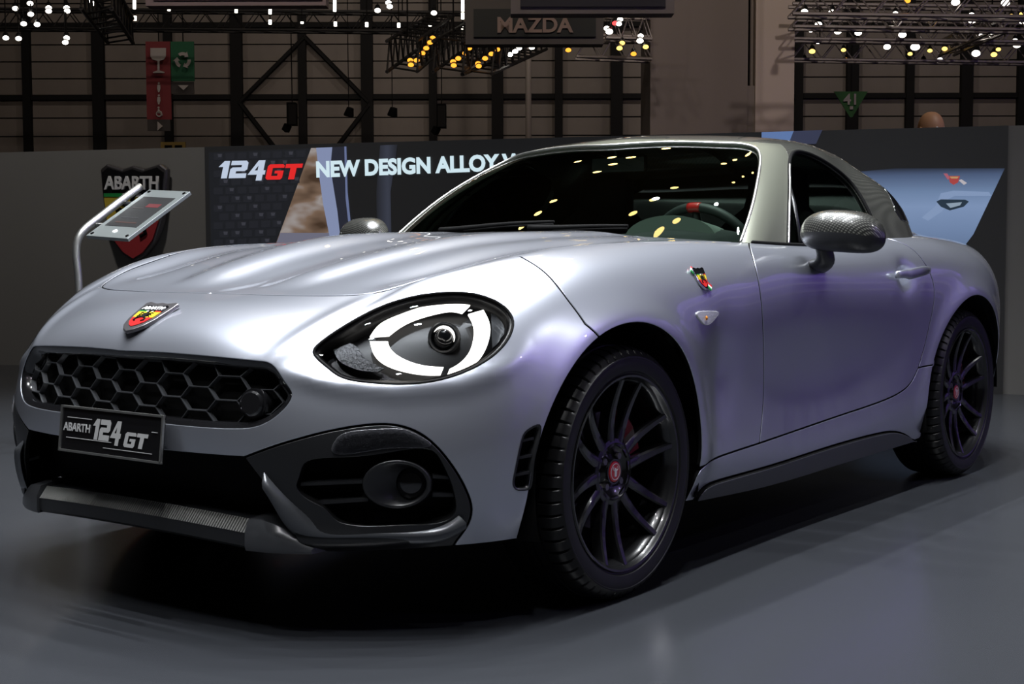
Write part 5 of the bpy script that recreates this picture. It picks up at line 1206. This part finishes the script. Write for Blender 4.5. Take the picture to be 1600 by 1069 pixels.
# person behind the wall (only the top of the head shows) ----------------------------------------------------
pc = vz(1449, 0, 9.6); SKIN = mat('skin', (.50, .27, .17), .5); SHIRT = mat('dark_jacket', (.03, .03, .035), .8)
HT = .856+(380-178)/FPX*9.6
def person():
    me = bpy.data.meshes.new('person'); s = HT/1.75
    J = [((0, 0, .95), .14, .11), ((0, 0, 1.15), .15, .11), ((0, 0, 1.38), .17, .11), ((0, 0, 1.48), .06, .06), ((0, 0, 1.55), .055, .055),
         ((.09, 0, .88), .09, .09), ((.10, .01, .48), .06, .06), ((.10, 0, .08), .045, .045), ((.10, -.12, .03), .035, .03),
         ((-.09, 0, .88), .09, .09), ((-.10, .01, .48), .06, .06), ((-.10, 0, .08), .045, .045), ((-.10, -.12, .03), .035, .03),
         ((.19, 0, 1.40), .06, .06), ((.25, .02, 1.12), .045, .045), ((.26, -.05, .86), .032, .032), ((.26, -.08, .77), .03, .02),
         ((-.19, 0, 1.40), .06, .06), ((-.25, .02, 1.12), .045, .045), ((-.26, -.05, .86), .032, .032), ((-.26, -.08, .77), .03, .02)]
    E = [(0, 1), (1, 2), (2, 3), (3, 4), (0, 5), (5, 6), (6, 7), (7, 8), (0, 9), (9, 10), (10, 11), (11, 12), (2, 13), (13, 14), (14, 15), (15, 16), (2, 17), (17, 18), (18, 19), (19, 20)]
    me.from_pydata([(j[0][0]*s, j[0][1]*s, j[0][2]*s) for j in J], E, []); o = bpy.data.objects.new('person', me); COL.objects.link(o)
    md = o.modifiers.new('skin', 'SKIN'); sk = me.skin_vertices[0].data
    for k, j in enumerate(J): sk[k].radius = (j[1]*s, j[2]*s)
    sk[0].use_root = True; o.modifiers.new('sub', 'SUBSURF').levels = 2; me.materials.append(SHIRT)
    bpy.context.view_layer.update(); m2 = bpy.data.meshes.new_from_object(o.evaluated_get(bpy.context.evaluated_depsgraph_get())); bpy.data.objects.remove(o)
    m2.polygons.foreach_set('use_smooth', [True]*len(m2.polygons)); o = bpy.data.objects.new('person', m2); COL.objects.link(o); return o
pe = person(); pe.location = pc; pe.rotation_euler = (0, 0, YAW-math.pi/2+.5); tag(pe, 'bald person standing behind the video wall, only the top of the head showing', 'person')
hh = MB(); rings = []
for t in np.linspace(.03, math.pi-.12, 16):
    rings.append(np.array([(.078*math.sin(t)**.85*math.cos(a)*(1 if t < 1.7 else 1-.18*(t-1.7)), .096*math.sin(t)**.85*math.sin(a)*(1 if t < 1.7 else 1-.15*(t-1.7))-.012, HT-.118+.118*math.cos(t)) for a in np.linspace(0, 2*math.pi, 24, endpoint=False)]))
loft(hh, rings, True, True, True); hh.add([(0, -.125, HT-.14), (-.016, -.098, HT-.15), (.016, -.098, HT-.15), (0, -.10, HT-.10)], [(0, 1, 3), (0, 3, 2), (0, 2, 1)])
for sd in (-1, 1): hh.lathe([(0, .008), (.018, .006), (.024, 0), (.02, -.01)], 10, frame((sd*.08, 0, HT-.125), (sd, .2, 0)))
hd_ = hh.build('head', SKIN, pe, True)
fe = MB()
for sd in (-1, 1): fe.lathe([(0, .006), (.008, .003), (.010, 0)], 10, frame((sd*.03, -.098, HT-.112), (0, -1, 0)))
fe.build('eyes', M['white'], hd_, True); MB().tube([(-.025, -.092, HT-.19), (0, -.098, HT-.192), (.025, -.092, HT-.19)], .004, 6).build('mouth', mat('lips', (.35, .13, .11), .5), hd_, True)

# trusses and stage lamps --------------------------------------------------------------------------------------
TR_M = mat('truss_aluminium', (.30, .27, .26), .45, .6); TR_D = mat('truss_black', (.015, .014, .014), .6)
def truss(p0, p1, D0, D1, m, label, h=.28, n=None):
    a, b = vpt(*p0, D0), vpt(*p1, D1); L = np.linalg.norm(b-a); d = (b-a)/L; sd = np.cross(d, [0, 0, 1]); sd = sd/np.linalg.norm(sd); n = n or max(3, int(L/.42))
    t = empty('lighting_truss', a); tag(t, label, 'truss')
    cs = [np.array([0, 0, h/2])+sd*h/2, np.array([0, 0, h/2])-sd*h/2, np.array([0, 0, -h/2])+sd*h/2, np.array([0, 0, -h/2])-sd*h/2]
    for c in cs: child_world(MB().tube([a+c, b+c], .024, 6).build('chord', m), t)
    lat = MB()
    for i in range(n):
        q0, q1 = a+d*L*i/n, a+d*L*(i+1)/n; qm = (q0+q1)/2
        for u_, l_ in ((0, 2), (1, 3)): lat.tube([q0+cs[l_], qm+cs[u_], q1+cs[l_]], .012, 5)
        lat.tube([q0+cs[0], q1+cs[1]], .012, 5); lat.tube([q0+cs[2], q1+cs[3]], .012, 5)
    child_world(lat.build('lattice', m), t)
    for f in (.12, .88): q = a+d*L*f; child_world(MB().tube([q+[0, 0, h/2], [q[0], q[1], 11.02]], .01, 5).build('hanger', W_beam), t)
    return t
for k, (y, D) in enumerate(((6, 17), (27, 18.5), (47, 20), (80, 21.5))):
    truss((1235, y-1), (1615, y+4), D, D, TR_M, 'aluminium lattice truss full of lamps at upper right, %s of the four' % ('topmost', 'second from the top', 'third from the top', 'lowest')[k])
truss((1480, 75), (1560, 38), 21.0, 19.0, TR_M, 'short slanting aluminium truss among the lamps at upper right', h=.2)
truss((946, 43), (1017, 45), 18, 18, TR_M, 'short aluminium truss beside the copper-lettered sign, upper of the two'); truss((900, 73), (1017, 77), 19, 19, TR_M, 'short aluminium truss below the copper-lettered sign, lower of the two')
for k, (a, b) in enumerate((((628, 88), (690, 44)), ((700, 88), (760, 48)), ((745, 92), (835, 58)))): truss(a, b, 17, 21, TR_D, 'black slanting truss with orange lamps left of the copper-lettered sign, %s of three' % ('leftmost', 'middle', 'rightmost')[k], h=.35)
truss((150, -10), (188, 48), 15, 18, TR_D, 'black slanting truss end between the top left lamps', h=.3)
truss((-40, 30), (720, 36), 24, 24, TR_D, 'long black truss crossing above the left hall wall', h=.3)
LBODY = M['satin']
def lamp_proto(color, strength):
    lb = MB().lathe([(0, .19), (.05, .18), (.07, .12), (.085, .0), (.078, -.01)], 14).build('stage_lamp', LBODY, None, angle=40)
    MB().lathe([(.083, .002), (.06, -.012), (0, -.02)], 14).build('lens', emis('lamp_glow', color, strength), lb, True)
    MB().tube([(.09, 0, .06), (.09, 0, .20), (0, 0, .24), (-.09, 0, .20), (-.09, 0, .06)], .01, 5).build('yoke', LBODY, lb); return lb
LP = {}
def lamp(px, py, r, kind, D, label, group):
    col = {'w': ((1, .94, .84), 6), 'y': ((1, .62, .14), 2.6), 'o': ((1, .36, .035), 2.0), 'r': ((.9, .05, .05), 3)}[kind]
    p = vpt(px, py, D); sc = max(.45, r/FPX*D/.083); toc = Vector(CAM)-Vector(p); z = -(toc.normalized()*.75+Vector((0, 0, -.7))).normalized()
    if kind not in LP: LP[kind] = lamp_proto(*col); o = LP[kind]
    else: o = copy_tree(LP[kind])
    o.matrix_world = Matrix.Translation(Vector(p)) @ frame((0, 0, 0), z).to_3x3().to_4x4() @ Matrix.Diagonal((sc, sc, sc, 1)); tag(o, label, 'lamp', group); return o
right = [(1257, 18, 5, 'w'), (1300, 19, 5, 'w'), (1302, 26, 5, 'w'), (1321, 24, 5, 'w'), (1279, 38, 5, 'w'), (1243, 44, 3.5, 'y'), (1267, 47, 3.5, 'w'), (1309, 49, 5, 'w'), (1341, 51, 5, 'w'), (1278, 65, 4, 'w'), (1269, 80, 4.5, 'y'), (1257, 93, 3, 'o'), (1318, 78, 3, 'y'), (1322, 93, 3, 'o'), (1364, 43, 2.5, 'y'), (1380, 47, 3.5, 'y'),
 (1399, 21, 4, 'w'), (1399, 28, 5, 'w'), (1431, 24.5, 4.5, 'w'), (1457, 27, 3.5, 'y'), (1410, 46, 4, 'w'), (1410, 54, 5.5, 'w'), (1385, 66, 3.5, 'w'), (1386, 73, 5, 'w'), (1441, 46, 2.5, 'w'), (1464, 47, 3.5, 'w'), (1430, 66, 3, 'w'), (1430, 73, 6.5, 'w'), (1422, 84, 3.5, 'y'), (1443, 96, 4, 'w'), (1469, 93, 4, 'w'), (1453, 79, 2.5, 'y'), (1476, 76, 4, 'y'), (1490, 46, 2.5, 'w'), (1516, 46, 3.5, 'y'), (1521, 48, 3.5, 'w'), (1535, 54, 6, 'w'), (1550, 54, 5, 'w'), (1548, 47, 4, 'w'), (1519, 31, 6, 'w'), (1518, 23, 4, 'w'), (1536, 25, 4, 'w'), (1525, 83, 6, 'w'), (1553, 85, 4.5, 'y'), (1560, 77, 3, 'y'), (1586, 63, 3, 'w'), (1589, 70, 5.5, 'w'), (1597, 22, 4, 'y'), (1598, 33, 5, 'w'), (1580, 25, 3.5, 'y'), (1493, 3, 6, 'w'), (1571, 4, 6, 'w'), (1418, 1, 3, 'o')]
for x, y, r, k in right: lamp(x, y, r*1.15, k, 17+y*.05, {'w': 'white stage lamp in the truss cluster at upper right', 'y': 'yellow stage lamp in the truss cluster at upper right', 'o': 'orange stage lamp in the truss cluster at upper right'}[k], {'w': 'white lamps on the right trusses', 'y': 'yellow lamps on the right trusses', 'o': 'orange lamps on the right trusses'}[k])
mid = [(969, 30, 4, 'w'), (967, 37, 4, 'w'), (948, 44, 4.5, 'w'), (952, 49, 5.5, 'w'), (1001, 56, 3.5, 'w'), (1000, 63.5, 5, 'w'), (972, 67, 3, 'y'), (968, 75, 4.5, 'y'), (1009, 73, 4, 'y'), (990, 84, 3.5, 'o'), (888, 78, 3, 'o'), (961, 36, 2, 'r')]
for x, y, r, k in mid: lamp(x, y, r*1.1, k, 17.8, {'w': 'white', 'y': 'yellow', 'o': 'orange', 'r': 'red'}[k]+' stage lamp on the short trusses right of the copper-lettered sign', {'w': 'white', 'y': 'yellow', 'o': 'orange', 'r': 'red'}[k]+' lamps beside the sign')
org = [(641, 94), (642, 101), (651, 94), (660, 83), (666, 75), (672, 66), (676, 59), (708, 96), (709, 102), (716, 91), (727, 83), (733, 75), (741, 68), (747, 99), (748, 103), (758, 91), (768, 84), (777, 77), (786, 69)]
for x, y in org: lamp(x, y, 3.4, 'o', 17.5, 'orange lamp in the slanting rows left of the overhead sign', 'orange lamps in slanting rows')
for x, y in ((797, 85), (805, 80), (811, 75), (819, 69), (831, 74)): lamp(x, y, 3.2, 'w', 18, 'white lamp ending the slanting rows under the overhead sign', 'white lamps in the slanting row')
left = [(76, 12, 3.5), (76, 17, 3), (104, 12, 3), (105, 17, 4), (37, 37, 3.5), (58, 38, 2.5), (9, 59, 3.5), (29, 60, 4.5), (104, 59, 3), (102, 66, 3.5), (47, 5, 3), (48, 22, 3), (137, 1, 4), (146, 5, 3.5), (24, 13, 2)]
for x, y, r in left:
  q_ = vpt(x, y, 17.0); lo_ = lamp(x, y, r*1.1, 'w', 17, 'white stage lamp in the loose cluster at upper left', 'white lamps at upper left'); cb_ = MB().tube([q_, [q_[0], q_[1], 11.02]], .008, 5).build('cable', W_beam, lo_); bpy.context.view_layer.update(); cb_.matrix_parent_inverse = lo_.matrix_world.inverted()
for x, y, r in ((607, 4, 5), (609, 10, 5), (590, 16, 2.5), (678, 20, 3)): lamp(x, y, r*.9, 'w', 17, 'white stage lamp in the pair above the left hall wall', 'white lamps above the hall wall')
def tube_lamp(x, y0, y1, D=20, top=None):
    o = MB().tube([vpt(x, y0, D), vpt(x, y1, D)], .022, 8).build('tube_lamp', emis('tube_glow', (1, .95, .82), 3.0), None, True); tag(o, 'small upright light tube in the row above the hall wall', 'lamp', 'upright light tubes'); MB().tube([vpt(x, y0, D), vz(x, 11.02, D) if top is None else vpt(x, top+.5, D)], .008, 5).build('cable', W_beam, o)
prev_ = None
for x, y0, y1 in ((210, 0, 14), (211, 25, 32), (264, 7, 17), (369, 11, 20), (422, 12, 22), (422, 31, 38), (472, 34, 37), (523, 0, 18), (524, 34, 41), (573, 35, 42), (623, 36, 43), (672, 38, 41), (723, 0, 18), (723, 20, 30), (723, 39, 46)):
    tube_lamp(x, y0, y1, top=prev_[1] if prev_ and abs(prev_[0]-x) < 3 else None); prev_ = (x, y1)
for x, y, lb in ((545, 180, 'small black spotlight hanging on the hall wall, left of the other one'), (613, 180, 'small black spotlight hanging on the hall wall, left of the loudspeaker')):
    o = MB().lathe([(0, .14), (.06, .13), (.09, .0), (.085, -.02), (0, -.02)], 12, Matrix.Translation(Vector(vpt(x, y, 25))) @ Matrix.Rotation(.3, 4, 'X')).build('hanging_spotlight', M['black'], None, angle=40); tag(o, lb, 'lamp'); MB().tube([vpt(x, y-1, 25), vz(x, 11.02, 25)], .008, 5).build('cable', W_beam, o)

# unseen violet-lit wall across the aisle, added for the violet mirrored in the doors
nw = MB().box((14.0, -7.5, 2.0), (26, .2, 4.0)).build('wall_right', mat('violet_reflection_wall', (.30, .21, .58), .6, noise=(.5, .3)), None); tag(nw, 'unseen violet lit wall across the aisle, added for the reflection in the doors', kind='structure')
for z_, t_ in ((2.9, .22), (1.7, .30), (.6, .25)): MB().box((14.0, -7.38, z_), (26, .04, t_)).build('reflected_band', mat('pale_band', (.75, .75, .78), .5), nw)  # pale bands added to streak the door reflection

# far left side of the hall
sl_ = CAM+FH*12-RH*17; wl = MB().box((sl_[0], sl_[1], 6), (.2, 37, 12), R3).build('wall_left', W_panel, None); tag(wl, 'dark panelled left side wall of the exhibition hall', kind='structure')
for k in range(12): q_ = CAM+FH*(-4+3*k)-RH*16.85; MB().box((q_[0], q_[1], 6), (.16, .2, 12), R3).build('mullion', W_beam, wl)
for z in (1.15, 3.85, 6.6): q_ = CAM+FH*12-RH*16.87; MB().box((q_[0], q_[1], z), (.12, 36, .12), R3).build('rail', W_beam, wl)

# lamps of one look are told apart by their order from the left
ONE = 'first second third fourth fifth sixth seventh eighth ninth tenth eleventh twelfth thirteenth fourteenth fifteenth sixteenth seventeenth eighteenth nineteenth'.split()
TEN = {20: 'twenty', 30: 'thirty', 40: 'forty'}; TENTH = {20: 'twentieth', 30: 'thirtieth', 40: 'fortieth'}
def nth(n): return ONE[n-1] if n < 20 else (TENTH[n] if n % 10 == 0 else TEN[n//10*10]+'-'+ONE[n % 10-1])
groups = {}
bpy.context.view_layer.update()
for o in bpy.data.objects:
    if o.parent is None and o.get('category') == 'lamp' and o.get('group'): groups.setdefault(o['label'], []).append(o)
for lb, os_ in groups.items():
    if len(os_) < 2: continue
    def px_of(o):
        b = np.mean([tuple(o.matrix_world @ v.co) for v in o.data.vertices], 0)-CAM; return float(b @ _R/(b @ _F))
    for k, o in enumerate(sorted(os_, key=px_of)): o['label'] = lb+', '+nth(k+1)+' from the left'

# amber hall lamps overhead, in front of the car: they are what the windscreen mirrors
for x, y in ((680, 152), (890, 165), (965, 165), (893, 192), (832, 222), (1103, 130), (1157, 122), (1328, 190), (1371, 175), (1421, 155), (1440, 225), (1403, 240), (1366, 263), (1135, 283), (1053, 330), (973, 383), (1144, 411), (1076, 452), (662, 335), (602, 383), (544, 430)):
    px = (600+x*.4, 180+y*.4); uv = CAB.cast([px], -.006)[0]; p = CAB.pos(uv[0], uv[1], -.006); n = CAB.nrm(uv[0], uv[1]); d = ray(*px); d = d/np.linalg.norm(d)
    r = d-2*np.dot(d, n)*n
    if r[2] < .1: continue
    q = p+r*((8.6-p[2])/r[2]); l = bpy.data.lights.new('amber_hall_lamp', 'POINT'); l.energy = 9; l.color = (1, .70, .22); l.shadow_soft_size = .10
    o = bpy.data.objects.new('amber_hall_lamp', l); COL.objects.link(o); o.location = q
